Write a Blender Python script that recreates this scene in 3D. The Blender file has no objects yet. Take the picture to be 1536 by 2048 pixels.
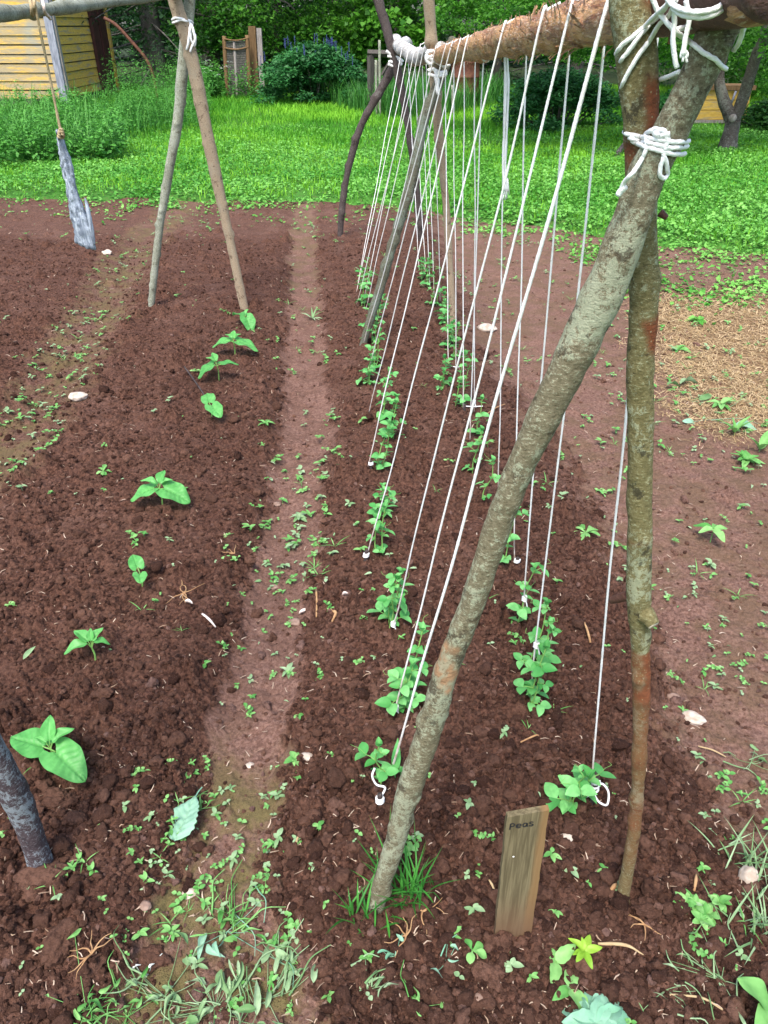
import bpy, math, random
import numpy as np
from mathutils import Vector
from mathutils.bvhtree import BVHTree
rs = np.random.RandomState(7)
random.seed(7)
sc = bpy.context.scene
COL = sc.collection
PI = math.pi
R = math.radians

# ------------------------------------------------------------------ camera model
HC, PITCH, F, CX, CY = 1.55, R(32.7), 1518.0, 768.0, 1024.0
cam = bpy.data.cameras.new('camera'); camo = bpy.data.objects.new('camera', cam); COL.objects.link(camo)
camo.location = (0, 0, HC); camo.rotation_euler = (PI/2 - PITCH, 0, 0)
cam.sensor_fit = 'VERTICAL'; cam.sensor_height = 24; cam.lens = 24*F/2048
cam.clip_start = 0.05; cam.clip_end = 400
sc.camera = camo
FW = np.array([0, math.cos(PITCH), -math.sin(PITCH)]); UP = np.array([0, math.sin(PITCH), math.cos(PITCH)]); RT = np.array([1., 0, 0])
C0 = np.array([0, 0, HC])
def ray(px, py): return FW + (px-CX)/F*RT + (CY-py)/F*UP
def proj(P):
    d = np.asarray(P) - C0; w = d @ FW
    return CX + F*(d @ RT)/w, CY - F*(d @ UP)/w
def V(px, py, Y):
    d = ray(px, py); return C0 + d*(Y/d[1])
# ------------------------------------------------------------------ noise
def h2(ix, iy, s):
    n = (ix.astype(np.int64)*374761393 + iy.astype(np.int64)*668265263 + s*974711) & 0x7fffffff
    n = ((n ^ (n >> 13))*1274126177) & 0x7fffffff
    n = ((n ^ (n >> 15))*1103515245 + 12345) & 0x7fffffff
    return ((n ^ (n >> 16)) & 0xffff)/65535.0
def vn2(x, y, s=0):
    x = np.asarray(x, float); y = np.asarray(y, float)
    ix = np.floor(x); iy = np.floor(y); fx = x-ix; fy = y-iy
    fx = fx*fx*(3-2*fx); fy = fy*fy*(3-2*fy)
    a = h2(ix, iy, s); b = h2(ix+1, iy, s); c = h2(ix, iy+1, s); d = h2(ix+1, iy+1, s)
    return (a*(1-fx)+b*fx)*(1-fy) + (c*(1-fx)+d*fx)*fy
def fbm2(x, y, s=0, o=4):
    v = 0; a = .5; t = 0
    for i in range(o):
        v = v + a*vn2(x*2**i + 17.3*i, y*2**i - 9.1*i, s+i); t += a; a *= .5
    return v/t
def vn3(P, s=0):
    z = P[:, 2]; iz = np.floor(z); fz = z-iz; fz = fz*fz*(3-2*fz)
    a = vn2(P[:, 0] + iz*37.17, P[:, 1] - iz*11.71, s); b = vn2(P[:, 0] + (iz+1)*37.17, P[:, 1] - (iz+1)*11.71, s)
    return a*(1-fz) + b*fz
def bumps(x, y, cell, s, prob=1.0):
    """dome shaped crumbs, one at most per cell"""
    gx = x/cell; gy = y/cell; ix = np.floor(gx); iy = np.floor(gy)
    out = np.zeros_like(x)
    for dx in (-1, 0, 1):
        for dy in (-1, 0, 1):
            cx = ix+dx; cy = iy+dy
            a = h2(cx, cy, s); b = h2(cx, cy, s+1); c = h2(cx, cy, s+2); e = h2(cx, cy, s+3)
            r = .35 + .42*c
            qx = gx-cx-a; qy = gy-cy-b
            th = e*6.28; st = .7+.5*b
            ux = (qx*np.cos(th)+qy*np.sin(th))*st; uy = (-qx*np.sin(th)+qy*np.cos(th))/st
            d2 = (ux*ux+uy*uy)/(r*r)
            hh = np.sqrt(np.maximum(0, 1-d2))*r*(.55+.6*a)
            hh = np.where(e*.999 < prob, hh, 0)
            out = np.maximum(out, hh)
    return out*cell
def sstep(a, b, x):
    t = np.clip((x-a)/(b-a), 0, 1); return t*t*(3-2*t)
# ------------------------------------------------------------------ ground shape
def pathc(y): return np.interp(y, [.5, 1, 2, 3.2, 4.2, 5.6, 7, 8], [-.30, -.36, -.357, -.363, -.47, -.59, -.72, -.8])
def pathw(y): return np.interp(y, [.5, .8, 1.0, 2, 4, 7], [.20, .17, .105, .095, .11, .10])
def redge(y): return np.interp(y, [.4, .9, 1.3, 2.2, 3, 4.1, 5.5, 8], [1.15, .86, .76, .80, .72, .56, .47, .45])
def lfur(y): return np.interp(y, [.5, 2, 3.15, 4.9, 7], [-1.8, -1.72, -1.66, -1.86, -2.1])
def zones(x, y):
    n = fbm2(x*5, y*5, 11)-.5 + .9*(fbm2(x*23, y*23, 12, 3)-.5); n2 = fbm2(x*1.7, y*1.7, 21)-.5
    dp = np.abs(x-pathc(y)) - pathw(y) + n*.10
    path = 1-sstep(-.02, .025, dp)
    right = sstep(-.05, .09, x-redge(y)+n*.24)
    fur = 1-sstep(.02, .22, np.abs(x-lfur(y))-.06+n*.2)
    far = sstep(6.5, 7.3, y+n2*1.0)
    return path, right, fur, far
def H(x, y):
    x = np.asarray(x, float); y = np.asarray(y, float)
    dp = np.abs(x-pathc(y))-pathw(y)
    path = 1-sstep(-.05, .12, dp)
    path = path*(1-.6*sstep(5.5, 7.5, y))
    right = sstep(-.12, .12, x-redge(y))
    fur = 1-sstep(0, .3, np.abs(x-lfur(y)))
    far = sstep(6.2, 7.6, y); near = 1-sstep(.55, .95, y)
    z = -.06*path - .05*right - .035*fur*(1-path)
    z = np.minimum(z, -.035*far)
    z = np.minimum(z, -.03*near)
    return z + (fbm2(x*2.2, y*2.2, 5)-.5)*.03
def Hs(x, y): return float(H(np.array([x]), np.array([y]))[0])
def G(px, py, lift=0.0):
    d = ray(px, py); z = 0.0
    for _ in range(8):
        P = C0 + d*((z+lift-HC)/d[2]); z = Hs(P[0], P[1])
    return P
# ------------------------------------------------------------------ object helpers
def new_mesh(name, verts, faces, attrs=None, smooth=True):
    me = bpy.data.meshes.new(name)
    verts = np.asarray(verts, np.float32)
    if isinstance(faces, np.ndarray) and faces.ndim == 2:
        nf, k = faces.shape
        me.vertices.add(len(verts)); me.vertices.foreach_set('co', verts.ravel())
        me.loops.add(nf*k); me.loops.foreach_set('vertex_index', faces.astype(np.int32).ravel())
        me.polygons.add(nf)
        me.polygons.foreach_set('loop_start', np.arange(0, nf*k, k, dtype=np.int32))
        me.polygons.foreach_set('loop_total', np.full(nf, k, np.int32))
        me.polygons.foreach_set('use_smooth', np.full(nf, smooth))
        me.update(calc_edges=True)
    else:
        me.from_pydata([tuple(map(float, v)) for v in verts], [], [tuple(int(i) for i in f) for f in faces]); me.update()
        me.polygons.foreach_set('use_smooth', np.full(len(me.polygons), smooth))
    for k, a in (attrs or {}).items():
        at = me.attributes.new(k, 'FLOAT', 'POINT'); at.data.foreach_set('value', np.asarray(a, np.float32))
    me.validate()
    return me
def wloc(o):
    l = np.array(o.location)
    while o.parent: o = o.parent; l = l + np.array(o.location)
    return l
def obj(name, data, mat, parent=None, origin=None, smooth=True):
    """data = (verts, faces, attrs) in world metres"""
    v, f, a = data
    v = np.asarray(v, float)
    if origin is None: origin = wloc(parent) if parent else np.zeros(3)
    origin = np.asarray(origin, float)
    me = new_mesh(name, v-origin, f, a, smooth)
    for m in (mat if isinstance(mat, list) else [mat]): me.materials.append(m)
    o = bpy.data.objects.new(name, me); COL.objects.link(o)
    if parent: o.parent = parent; o.location = origin - wloc(parent)
    else: o.location = origin
    return o
def tag(o, label, cat, group=None):
    o['label'] = label; o['category'] = cat
    if group: o['group'] = group
    return o
def thing(name, loc, label, cat, group=None):
    o = bpy.data.objects.new(name, None); COL.objects.link(o); o.location = loc; o.empty_display_size = .05
    return tag(o, label, cat, group)
ORD = ['zeroth', 'first', 'second', 'third', 'fourth', 'fifth', 'sixth', 'seventh', 'eighth', 'ninth', 'tenth', 'eleventh', 'twelfth', 'thirteenth', 'fourteenth', 'fifteenth', 'sixteenth', 'seventeenth', 'eighteenth', 'nineteenth', 'twentieth']
class MB:
    def __init__(s): s.v = []; s.f = []; s.a = []; s.n = 0
    def add(s, v, f, a=None):
        v = np.asarray(v, float); f = np.asarray(f)
        if f.shape[1] == 3: f = np.concatenate([f, f[:, 2:3]], 1)
        s.v.append(v); s.f.append(f+s.n); s.n += len(v)
        s.a.append(np.full(len(v), .5) if a is None else (np.full(len(v), a) if np.isscalar(a) else np.asarray(a)))
    def data(s):
        v = np.concatenate(s.v); f = np.concatenate(s.f); a = np.concatenate(s.a)
        tri = f[:, 2] == f[:, 3]
        if tri.all(): return v, f[:, :3], {'var': a}
        if not tri.any(): return v, f, {'var': a}
        return v, [list(q[:3]) if q[2] == q[3] else list(q) for q in f], {'var': a}
def norm(v): v = np.asarray(v, float); return v/(np.linalg.norm(v)+1e-12)
def catmull(pts, step):
    P = np.asarray(pts, float); n = len(P)
    if n == 2:
        k = max(2, int(np.linalg.norm(P[1]-P[0])/step)+1); t = np.linspace(0, 1, k)[:, None]; return P[0]*(1-t)+P[1]*t, np.linspace(0, 1, k)
    E = np.vstack([2*P[0]-P[1], P, 2*P[-1]-P[-2]]); out = []; par = []
    for i in range(n-1):
        p0, p1, p2, p3 = E[i:i+4]; k = max(2, int(np.linalg.norm(p2-p1)/step)+1)
        for t in np.linspace(0, 1, k, endpoint=False):
            out.append(.5*((2*p1)+(p2-p0)*t+(2*p0-5*p1+4*p2-p3)*t*t+(3*p1-p0-3*p2+p3)*t**3)); par.append(i+t)
    out.append(P[-1]); par.append(n-1)
    return np.array(out), np.array(par)/(n-1)
def tube(pts, rad, seg=10, step=.02, rough=0, rfreq=40, lumps=(), cap=True, twist=0):
    """round branch or cord along pts; returns verts, quads, along(m), angle"""
    P, par = catmull(pts, step); n = len(P)
    rad = np.atleast_1d(np.asarray(rad, float))
    rr = np.interp(par, np.linspace(0, 1, len(rad)), rad)
    T = np.gradient(P, axis=0); T /= (np.linalg.norm(T, axis=1, keepdims=True)+1e-12)
    u = norm(np.cross(T[0], [0, 1, .03] if abs(T[0][1]) < .9 else [1, 0, 0])); U = [u]
    for i in range(1, n):
        u = u - T[i]*np.dot(u, T[i]); u = norm(u); U.append(u)
    U = np.array(U); W = np.cross(T, U)
    th = np.linspace(0, 2*PI, seg, endpoint=False)
    D = U[:, None, :]*np.cos(th)[None, :, None] + W[:, None, :]*np.sin(th)[None, :, None]
    al = np.concatenate([[0], np.cumsum(np.linalg.norm(np.diff(P, axis=0), axis=1))])
    Rr = np.repeat(rr[:, None], seg, 1)
    if rough:
        Q = (P[:, None, :]+D*rr[:, None, None]).reshape(-1, 3)
        nz = (vn3(Q*rfreq, 3)-.5) + .5*(vn3(Q*rfreq*2.7, 4)-.5) + 1.6*(vn3(Q*rfreq*.22, 6)-.5)
        Rr = Rr + rough*nz.reshape(n, seg)
    if twist: Rr = Rr*(.84+.22*np.abs(np.cos(1.5*(th[None, :]+al[:, None]*twist/rr[:, None]))))
    for (a0, t0, hh, w) in lumps:
        dt = np.abs((th[None, :]-t0+PI) % (2*PI)-PI)*rr[:, None]; da = al[:, None]-a0*al[-1]
        Rr = Rr + hh*np.exp(-(dt**2+da**2)/w**2)
    X = P[:, None, :] + D*Rr[:, :, None]
    v = X.reshape(-1, 3)
    i = np.arange(n-1)[:, None]*seg; j = np.arange(seg)[None, :]; j2 = (j+1) % seg
    f = np.stack([i+j, i+j2, i+seg+j2, i+seg+j], -1).reshape(-1, 4)
    if cap:
        c0 = len(v); v = np.vstack([v, P[0], P[-1]])
        jj = np.arange(seg); k2 = (jj+1) % seg; b = (n-1)*seg
        f = np.vstack([f, np.stack([k2, jj, np.full(seg, c0), np.full(seg, c0)], 1), np.stack([b+jj, b+k2, np.full(seg, c0+1), np.full(seg, c0+1)], 1)])
    A = np.repeat(al, seg); TH = np.tile(th, n)
    if cap: A = np.append(A, [al[0], al[-1]]); TH = np.append(TH, [0, 0])
    return v, f, A, TH
def fix(v, f):
    """quads + degenerate tris -> python faces"""
    f = np.asarray(f); tri = f[:, 2] == f[:, 3]
    if not tri.any(): return f
    return [list(q[:3]) if t else list(q) for q, t in zip(f, tri)]
# ------------------------------------------------------------------ material helpers
def nt(name):
    m = bpy.data.materials.new(name); m.use_nodes = True; t = m.node_tree; t.nodes.clear()
    o = t.nodes.new('ShaderNodeOutputMaterial'); return m, t, o
def N(t, typ, **kw):
    n = t.nodes.new(typ)
    for k, v in kw.items():
        if k in n.inputs.keys(): n.inputs[k].default_value = v
        else: setattr(n, k, v)
    return n
def noise(t, vec, scale, detail=4, rough=.55, dist=0):
    n = N(t, 'ShaderNodeTexNoise', Scale=scale, Detail=detail, Roughness=rough, Distortion=dist); t.links.new(vec, n.inputs['Vector']); return n.outputs['Fac']
def ramp(t, fac, lo, hi, a=0., b=1.):
    n = N(t, 'ShaderNodeMapRange'); n.interpolation_type = 'SMOOTHSTEP'
    n.inputs['From Min'].default_value = lo; n.inputs['From Max'].default_value = hi; n.inputs['To Min'].default_value = a; n.inputs['To Max'].default_value = b
    t.links.new(fac, n.inputs['Value']); return n.outputs['Result']
def mix(t, fac, a, b):
    n = N(t, 'ShaderNodeMix'); n.data_type = 'RGBA'
    for s, x in (('A', a), ('B', b)):
        i = [q for q in n.inputs if q.name == s and q.type == 'RGBA'][0]
        if isinstance(x, tuple): i.default_value = (*x, 1)
        else: t.links.new(x, i)
    if isinstance(fac, (int, float)): n.inputs[0].default_value = fac
    else: t.links.new(fac, n.inputs[0])
    return [q for q in n.outputs if q.type == 'RGBA'][0]
def math_(t, op, a, b=None):
    n = N(t, 'ShaderNodeMath'); n.operation = op
    for i, x in enumerate((a, b)):
        if x is None: continue
        if isinstance(x, (int, float)): n.inputs[i].default_value = x
        else: t.links.new(x, n.inputs[i])
    return n.outputs[0]
def attr(t, name): return N(t, 'ShaderNodeAttribute', attribute_name=name).outputs['Fac']
def coord(t, kind='Object', scale=None):
    c = N(t, 'ShaderNodeTexCoord').outputs[kind]
    if scale:
        m = N(t, 'ShaderNodeMapping'); m.inputs['Scale'].default_value = scale; t.links.new(c, m.inputs['Vector']); return m.outputs[0]
    return c
def finish(t, o, col, rough=.9, spec=.2, bump=None, bstr=.4, bdist=.003, trans=None, sheen=0):
    p = N(t, 'ShaderNodeBsdfPrincipled'); p.inputs['Specular IOR Level'].default_value = spec
    if isinstance(col, tuple): p.inputs['Base Color'].default_value = (*col, 1)
    else: t.links.new(col, p.inputs['Base Color'])
    if isinstance(rough, (int, float)): p.inputs['Roughness'].default_value = rough
    else: t.links.new(rough, p.inputs['Roughness'])
    if bump is not None:
        b = N(t, 'ShaderNodeBump', Strength=bstr, Distance=bdist); t.links.new(bump, b.inputs['Height']); t.links.new(b.outputs[0], p.inputs['Normal'])
    sh = p.outputs[0]
    if trans:
        tr = N(t, 'ShaderNodeBsdfTranslucent')
        if isinstance(col, tuple): tr.inputs[0].default_value = (*col, 1)
        else: t.links.new(col, tr.inputs[0])
        ms = N(t, 'ShaderNodeMixShader'); ms.inputs[0].default_value = trans
        t.links.new(sh, ms.inputs[1]); t.links.new(tr.outputs[0], ms.inputs[2]); sh = ms.outputs[0]
    t.links.new(sh, o.inputs['Surface'])
def leafmat(name, a, b, trans=.3, rough=.5, spec=.35, veins=False):
    m, t, o = nt(name)
    c = mix(t, attr(t, 'var'), a, b)
    co = coord(t)
    c = mix(t, ramp(t, noise(t, co, 60, 3), .35, .7, 0, .35), c, tuple(.72*x for x in a))
    c2 = c
    bmp = None
    if veins: bmp = noise(t, co, 160, 3)
    finish(t, o, c2, rough, spec, bmp, .25, .002, trans)
    return m
def plain(name, a, b, scale=30, rough=.8, spec=.2, bump=True, stretch=None):
    m, t, o = nt(name); co = coord(t, 'Object', stretch)
    n = noise(t, co, scale, 5)
    finish(t, o, mix(t, ramp(t, n, .3, .7), a, b), rough, spec, n if bump else None)
    return m
M = {}
# soil
m, t, o = nt('soil'); co = coord(t)
n1 = noise(t, co, 9, 5); n2 = noise(t, co, 90, 5, .65); n3 = noise(t, co, 420, 3, .6); n0 = noise(t, co, 1.6, 4)
loose = mix(t, ramp(t, n2, .36, .66), (.040, .0168, .0105), (.140, .067, .045))
loose = mix(t, ramp(t, n1, .42, .72, 0, .4), loose, (.145, .074, .050))
comp = mix(t, ramp(t, n2, .36, .66), (.140, .074, .054), (.265, .154, .118))
comp = mix(t, ramp(t, n1, .42, .66, 0, .6), comp, (.130, .070, .050))
c = mix(t, attr(t, 'loose'), comp, loose)
c = mix(t, math_(t, 'MULTIPLY', attr(t, 'algae'), ramp(t, n1, .38, .62)), c, (.15, .125, .05))
c = mix(t, math_(t, 'MULTIPLY', attr(t, 'straw'), ramp(t, n2, .25, .6)), c, (.24, .15, .075))
c = mix(t, ramp(t, n3, .60, .72, 0, .55), c, (.24, .14, .115)); c = mix(t, ramp(t, n3, .44, .32, 0, .7), c, (.022, .010, .008))
finish(t, o, c, .95, .15, math_(t, 'ADD', n3, math_(t, 'MULTIPLY', n2, 1.5)), .9, .006); M['soil'] = m
m, t, o = nt('clod'); co = coord(t); n2 = noise(t, co, 90, 5, .65)
c = mix(t, attr(t, 'var'), (.041, .0175, .0112), (.172, .087, .058)); c = mix(t, ramp(t, attr(t, 'var'), .9, 1.5), c, (.21, .122, .098)); c = mix(t, ramp(t, n2, .42, .66, 0, .6), c, (.046, .020, .013)); n4 = noise(t, co, 330, 4, .75)
c = mix(t, ramp(t, n4, .56, .68, 0, .6), c, (.25, .145, .112))
finish(t, o, c, .95, .15, math_(t, 'ADD', n4, n2), 1.0, .008); M['clod'] = m
# bark
def barkmat(name, a, b, dark, lich, sc_=1., spec=.2, red=None, lo=.5, gloss=.85):
    m, t, o = nt(name); co = coord(t)
    n1 = noise(t, co, 30*sc_, 6, .7); n2 = noise(t, coord(t, 'Object', (1, 1, 2.2)), 150*sc_, 5, .8); n3 = noise(t, coord(t, 'Object', (1, 1, .8)), 105*sc_, 6, .85, .2); n5 = noise(t, co, 9*sc_, 4)
    c = mix(t, ramp(t, n2, .35, .65), a, b)
    c = mix(t, ramp(t, math_(t, 'ADD', n3, math_(t, 'MULTIPLY', math_(t, 'SUBTRACT', n5, .5), .7)), lo, lo+.06, 0, .75), c, lich)
    c = mix(t, ramp(t, n1, .57, .62, 0, .75), c, dark); c = mix(t, ramp(t, n2, .58, .63, 0, .6), c, tuple(1.3*x for x in lich)); c = mix(t, ramp(t, n2, .41, .34, 0, .6), c, dark)
    if red:
        r = mix(t, ramp(t, n2, .35, .7), red, tuple(.5*x for x in red))
        vo = N(t, 'ShaderNodeTexVoronoi', Scale=150.); t.links.new(co, vo.inputs['Vector'])
        r = mix(t, ramp(t, vo.outputs['Distance'], .10, .22, 1, 0), r, (.30, .24, .14))
        c = mix(t, attr(t, 'red'), c, r)
    finish(t, o, c, gloss, spec, math_(t, 'ADD', n2, n3), .9, .005); return m
M['bark_left'] = barkmat('bark_left', (.125, .105, .062), (.24, .21, .135), (.055, .04, .026), (.38, .41, .29), .8, .2, (.46, .27, .15), .48)
M['bark_right'] = barkmat('bark_right', (.12, .10, .038), (.23, .20, .09), (.03, .025, .015), (.36, .39, .26), .85, .3, (.235, .070, .026), .52)
M['bark_mid'] = barkmat('bark_mid', (.075, .072, .05), (.14, .135, .095), (.04, .03, .02), (.16, .20, .16), .8)
M['bark_tan'] = barkmat('bark_tan', (.27, .20, .13), (.42, .33, .23), (.11, .07, .045), (.34, .29, .21), .9, lo=.56)
M['bark_grey'] = barkmat('bark_grey', (.17, .18, .13), (.30, .31, .24), (.10, .09, .06), (.36, .38, .31), .9)
M['bark_dark'] = barkmat('bark_dark', (.05, .038, .035), (.095, .075, .07), (.03, .022, .02), (.15, .14, .13), .8, lo=.6)
M['bark_purple'] = barkmat('bark_purple', (.05, .035, .04), (.10, .075, .08), (.035, .025, .03), (.30, .35, .38), .8, lo=.5)
M['bark_white'] = barkmat('bark_white', (.30, .28, .25), (.46, .44, .42), (.16, .12, .10), (.62, .62, .62), .6)
M['bark_tree'] = barkmat('bark_tree', (.055, .045, .04), (.11, .095, .085), (.03, .024, .02), (.17, .17, .15), .3)
M['bark_red'] = barkmat('bark_red', (.09, .035, .022), (.15, .06, .04), (.05, .02, .015), (.20, .13, .09), .8, lo=.62, spec=.4, gloss=.5)
# flaking orange bark of the crossbar
m, t, o = nt('bark_flaky'); co = coord(t, 'Object', (60, 9, 60)); co2 = coord(t)
w1 = noise(t, co, 1.0, 6, .7, 1.2); w2 = noise(t, co, 4, 5, .7, .5); w3 = noise(t, co2, 16, 4)
c = mix(t, ramp(t, w1, .36, .60), (.27, .10, .03), (.66, .35, .14))
c = mix(t, ramp(t, w2, .53, .66, 0, .8), c, (.80, .62, .46)); c = mix(t, ramp(t, w2, .44, .34, 0, .8), c, (.10, .04, .018)); c = mix(t, ramp(t, w3, .55, .72, 0, .45), c, (.24, .10, .035))
finish(t, o, c, .38, .5, w2, 1.0, .009); M['bark_flaky'] = m
# twine
m, t, o = nt('twine'); co = coord(t); n = noise(t, co, 700, 2)
c = mix(t, n, (.68, .68, .67), (.84, .84, .83)); c = mix(t, ramp(t, noise(t, co, 35, 3), .5, .75, 0, .35), c, (.50, .45, .38)); c = mix(t, attr(t, 'red'), c, (.42, .29, .22))
finish(t, o, c, .9, .1, n, .8, .001); M['twine'] = m
M['twine_dirty'] = plain('twine_dirty', (.42, .30, .24), (.7, .62, .56), 60, .9, .1)
M['jute'] = plain('jute', (.30, .22, .12), (.45, .36, .22), 200, .9, .1)
# foliage
M['pea'] = leafmat('pea', (.075, .34, .075), (.25, .62, .21), .35, .5, .3)
M['stem'] = leafmat('stem', (.16, .34, .08), (.25, .45, .12), .1)
M['bean'] = leafmat('bean', (.06, .30, .06), (.16, .50, .13), .3, .42, .35, True)
M['weed'] = leafmat('weed', (.09, .30, .06), (.27, .52, .17), .25, .55, .3)
M['weed_pale'] = leafmat('weed_pale', (.14, .28, .10), (.36, .50, .29), .25, .6, .3)
M['weed_blue'] = leafmat('weed_blue', (.16, .38, .24), (.28, .48, .34), .2, .55, .3, True)
M['weed_lime'] = leafmat('weed_lime', (.20, .42, .03), (.30, .50, .05), .3)
M['grass_dark'] = leafmat('grass_dark', (.025, .15, .02), (.07, .30, .04), .25)
M['grass'] = leafmat('grass', (.065, .28, .014), (.25, .58, .035), .35, .6, .25)
M['lawnleaf'] = leafmat('lawnleaf', (.060, .27, .025), (.26, .58, .12), .3, .55, .3)
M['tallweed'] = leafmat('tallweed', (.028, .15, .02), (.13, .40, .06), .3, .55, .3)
M['shrub'] = leafmat('shrub', (.014, .09, .02), (.055, .24, .055), .25, .55, .3)
M['leafbright'] = leafmat('leafbright', (.035, .16, .012), (.16, .44, .04), .4, .5, .3)
M['leafmid'] = leafmat('leafmid', (.014, .070, .010), (.06, .20, .025), .35, .5, .3)
M['leafdark'] = leafmat('leafdark', (.008, .032, .010), (.02, .075, .02), .2, .6, .2)
M['blue_flower'] = leafmat('blue_flower', (.06, .08, .25), (.15, .17, .42), .2)
M['white_flower'] = leafmat('white_flower', (.6, .65, .6), (.8, .8, .75), .2)
M['straw'] = leafmat('straw', (.30, .20, .09), (.58, .44, .26), .1, .8, .15)
M['dryleaf'] = leafmat('dryleaf', (.30, .20, .13), (.55, .44, .34), .1, .8, .15)
M['root'] = plain('root', (.28, .15, .07), (.42, .26, .13), 40)
M['stone'] = plain('stone', (.34, .27, .21), (.58, .50, .42), 35, .8, .3)
M['stone_dull'] = plain('stone_dull', (.16, .10, .075), (.30, .21, .165), 35, .85, .2)
M['wood_grey'] = plain('wood_grey', (.20, .17, .15), (.36, .33, .31), 6, .9, .15, True, (14, 14, 1))
M['wood_brown'] = plain('wood_brown', (.11, .065, .03), (.21, .13, .065), 6, .9, .15, True, (14, 14, 1))
M['wood_dark'] = plain('wood_dark', (.05, .045, .04), (.10, .09, .08), 6, .9, .15, True, (14, 14, 1))
M['chip'] = plain('chip', (.52, .42, .36), (.70, .62, .56), 8, .85, .15, True, (1, 20, 20))
M['cutwood'] = plain('cutwood', (.42, .30, .22), (.62, .52, .42), 30, .85, .15)
M['maroon'] = plain('maroon', (.045, .014, .012), (.075, .026, .022), 5, .7, .3, False)
M['rust'] = plain('rust', (.07, .024, .016), (.14, .055, .03), 20, .7, .3)
M['wire'] = plain('wire', (.06, .06, .055), (.13, .12, .10), 20, .6, .4, False)
M['ink'] = plain('ink', (.012, .012, .014), (.02, .02, .024), 40, .6, .3, False)
M['white'] = plain('white', (.72, .72, .70), (.82, .82, .80), 40, .7, .3, False)
M['slate'] = plain('slate', (.05, .05, .055), (.08, .08, .085), 6, .8, .2, False)
# hanging weathered slab of bark / wood
m, t, o = nt('slab'); co = coord(t, 'Object', (26, 26, 2.2)); w = noise(t, co, 3, 6, .7, .4); w2 = noise(t, co, 9, 4, .6)
c = mix(t, ramp(t, w, .38, .62), (.16, .19, .24), (.46, .52, .60)); c = mix(t, ramp(t, w2, .6, .72, 0, .8), c, (.05, .055, .07))
finish(t, o, c, .75, .3, w, .8, .006); M['slab'] = m
# name board
m, t, o = nt('board'); co = coord(t, 'Object', (60, 60, 2.0)); g = noise(t, co, 2.2, 5, .6, .5); g2 = noise(t, coord(t), 8, 3)
c = mix(t, ramp(t, g, .35, .65), (.085, .068, .036), (.165, .135, .075))
sx = N(t, 'ShaderNodeSeparateXYZ'); t.links.new(coord(t), sx.inputs[0])
c = mix(t, math_(t, 'MULTIPLY', ramp(t, math_(t, 'ADD', sx.outputs[0], math_(t, 'MULTIPLY', g2, .02)), .022, .036, 0, .8), 1.), c, (.20, .115, .048))
c = mix(t, ramp(t, math_(t, 'ADD', sx.outputs[2], math_(t, 'MULTIPLY', g2, .10)), .22, .06, 0, .75), c, (.135, .075, .042))
finish(t, o, c, .85, .2, g, .6, .002); M['board'] = m
# painted weatherboard
def paint(name, worn):
    m, t, o = nt(name); co = coord(t, 'Object', (1.2, 1.2, 9)); a = noise(t, co, 1.6, 6, .7); b = noise(t, co, 9, 5, .7); big = noise(t, coord(t), .7, 3)
    y = mix(t, ramp(t, b, .3, .7), (.46, .27, .045), (.66, .44, .10))
    y = mix(t, ramp(t, a, .52-worn*.16, .66-worn*.10, 0, .9), y, (.30, .25, .17))
    if worn > .5: y = mix(t, ramp(t, big, .50, .62, 0, .8), y, (.24, .28, .27)); 
    finish(t, o, y, .75, .25, b, .4, .01); return m
M['paint_worn'] = paint('paint_worn', 1.0); M['paint'] = paint('paint', .2)
M['bluegrey'] = plain('bluegrey', (.16, .17, .21), (.33, .34, .40), 5, .8, .2, True, (6, 6, 1))
# lawn ground
m, t, o = nt('lawn'); co = coord(t); n1 = noise(t, co, 1.1, 5); n2 = noise(t, co, 18, 5)
c = mix(t, ramp(t, n2, .3, .7), (.028, .085, .014), (.055, .18, .025)); c = mix(t, ramp(t, n1, .45, .7, 0, .7), c, (.07, .21, .03)); c = mix(t, ramp(t, n2, .52, .66, 0, .6), c, (.075, .055, .03))
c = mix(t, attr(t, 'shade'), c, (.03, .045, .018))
finish(t, o, c, .95, .1, n2, .5, .03); M['lawn'] = m

# ------------------------------------------------------------------ soil sheet
def lawn_edge(x): return np.interp(x, [-9, -4, -.5, .6, 1.1, 1.8, 2.3, 3.0, 9], [9.0, 8.8, 8.4, 8.05, 7.75, 7.2, 6.7, 6.35, 6.1])
NR, NC = 1050, 1160
tt = np.linspace(math.asinh(.30/HC), math.asinh(9.6/HC), NR); yy = HC*np.sinh(tt)
hw = .68*yy + 1.15
u = np.linspace(-1, 1, NC)
X = u[None, :]*hw[:, None]; Yg = np.repeat(yy[:, None], NC, 1)
x = X.ravel(); y = Yg.ravel()
sp = np.repeat(np.maximum(2*hw/NC, np.gradient(yy)), NC)
path, right, fur, far = zones(x, y)
loose = np.clip((1-path*(.98-.16*sstep(2.2, 4.5, y)))*(1-right*.9)*(1-far*.28)*(1-fur*.4)+(fbm2(x*11, y*11, 41)-.55)*.9*sstep(.4, .6, fbm2(x*3, y*3, 43)), 0, 1)
nearm = 1-sstep(.6, .95, y+.2*(fbm2(x*4, y*4, 44)-.5))
fr = lambda c: np.clip(1.4-sp*2.2/c, 0, 1)
lw = .18+.82*loose
big = fbm2(x*9, y*9, 61)
rid = 1-np.abs(2*fbm2(x*38, y*38, 33, 3)-1)
rough = .55+.9*vn2(x*120, y*120, 35)
wx = (fbm2(x*60, y*60, 36)-.5)*.012; wy = (fbm2(x*60, y*60, 37)-.5)*.012
h = H(x, y) + lw*((fbm2(x*14, y*14, 31)-.5)*.022 + (rid-.8)*.016*fr(.03) + (vn2(x*190, y*190, 38)-.5)*.0035*fr(.008))
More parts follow.
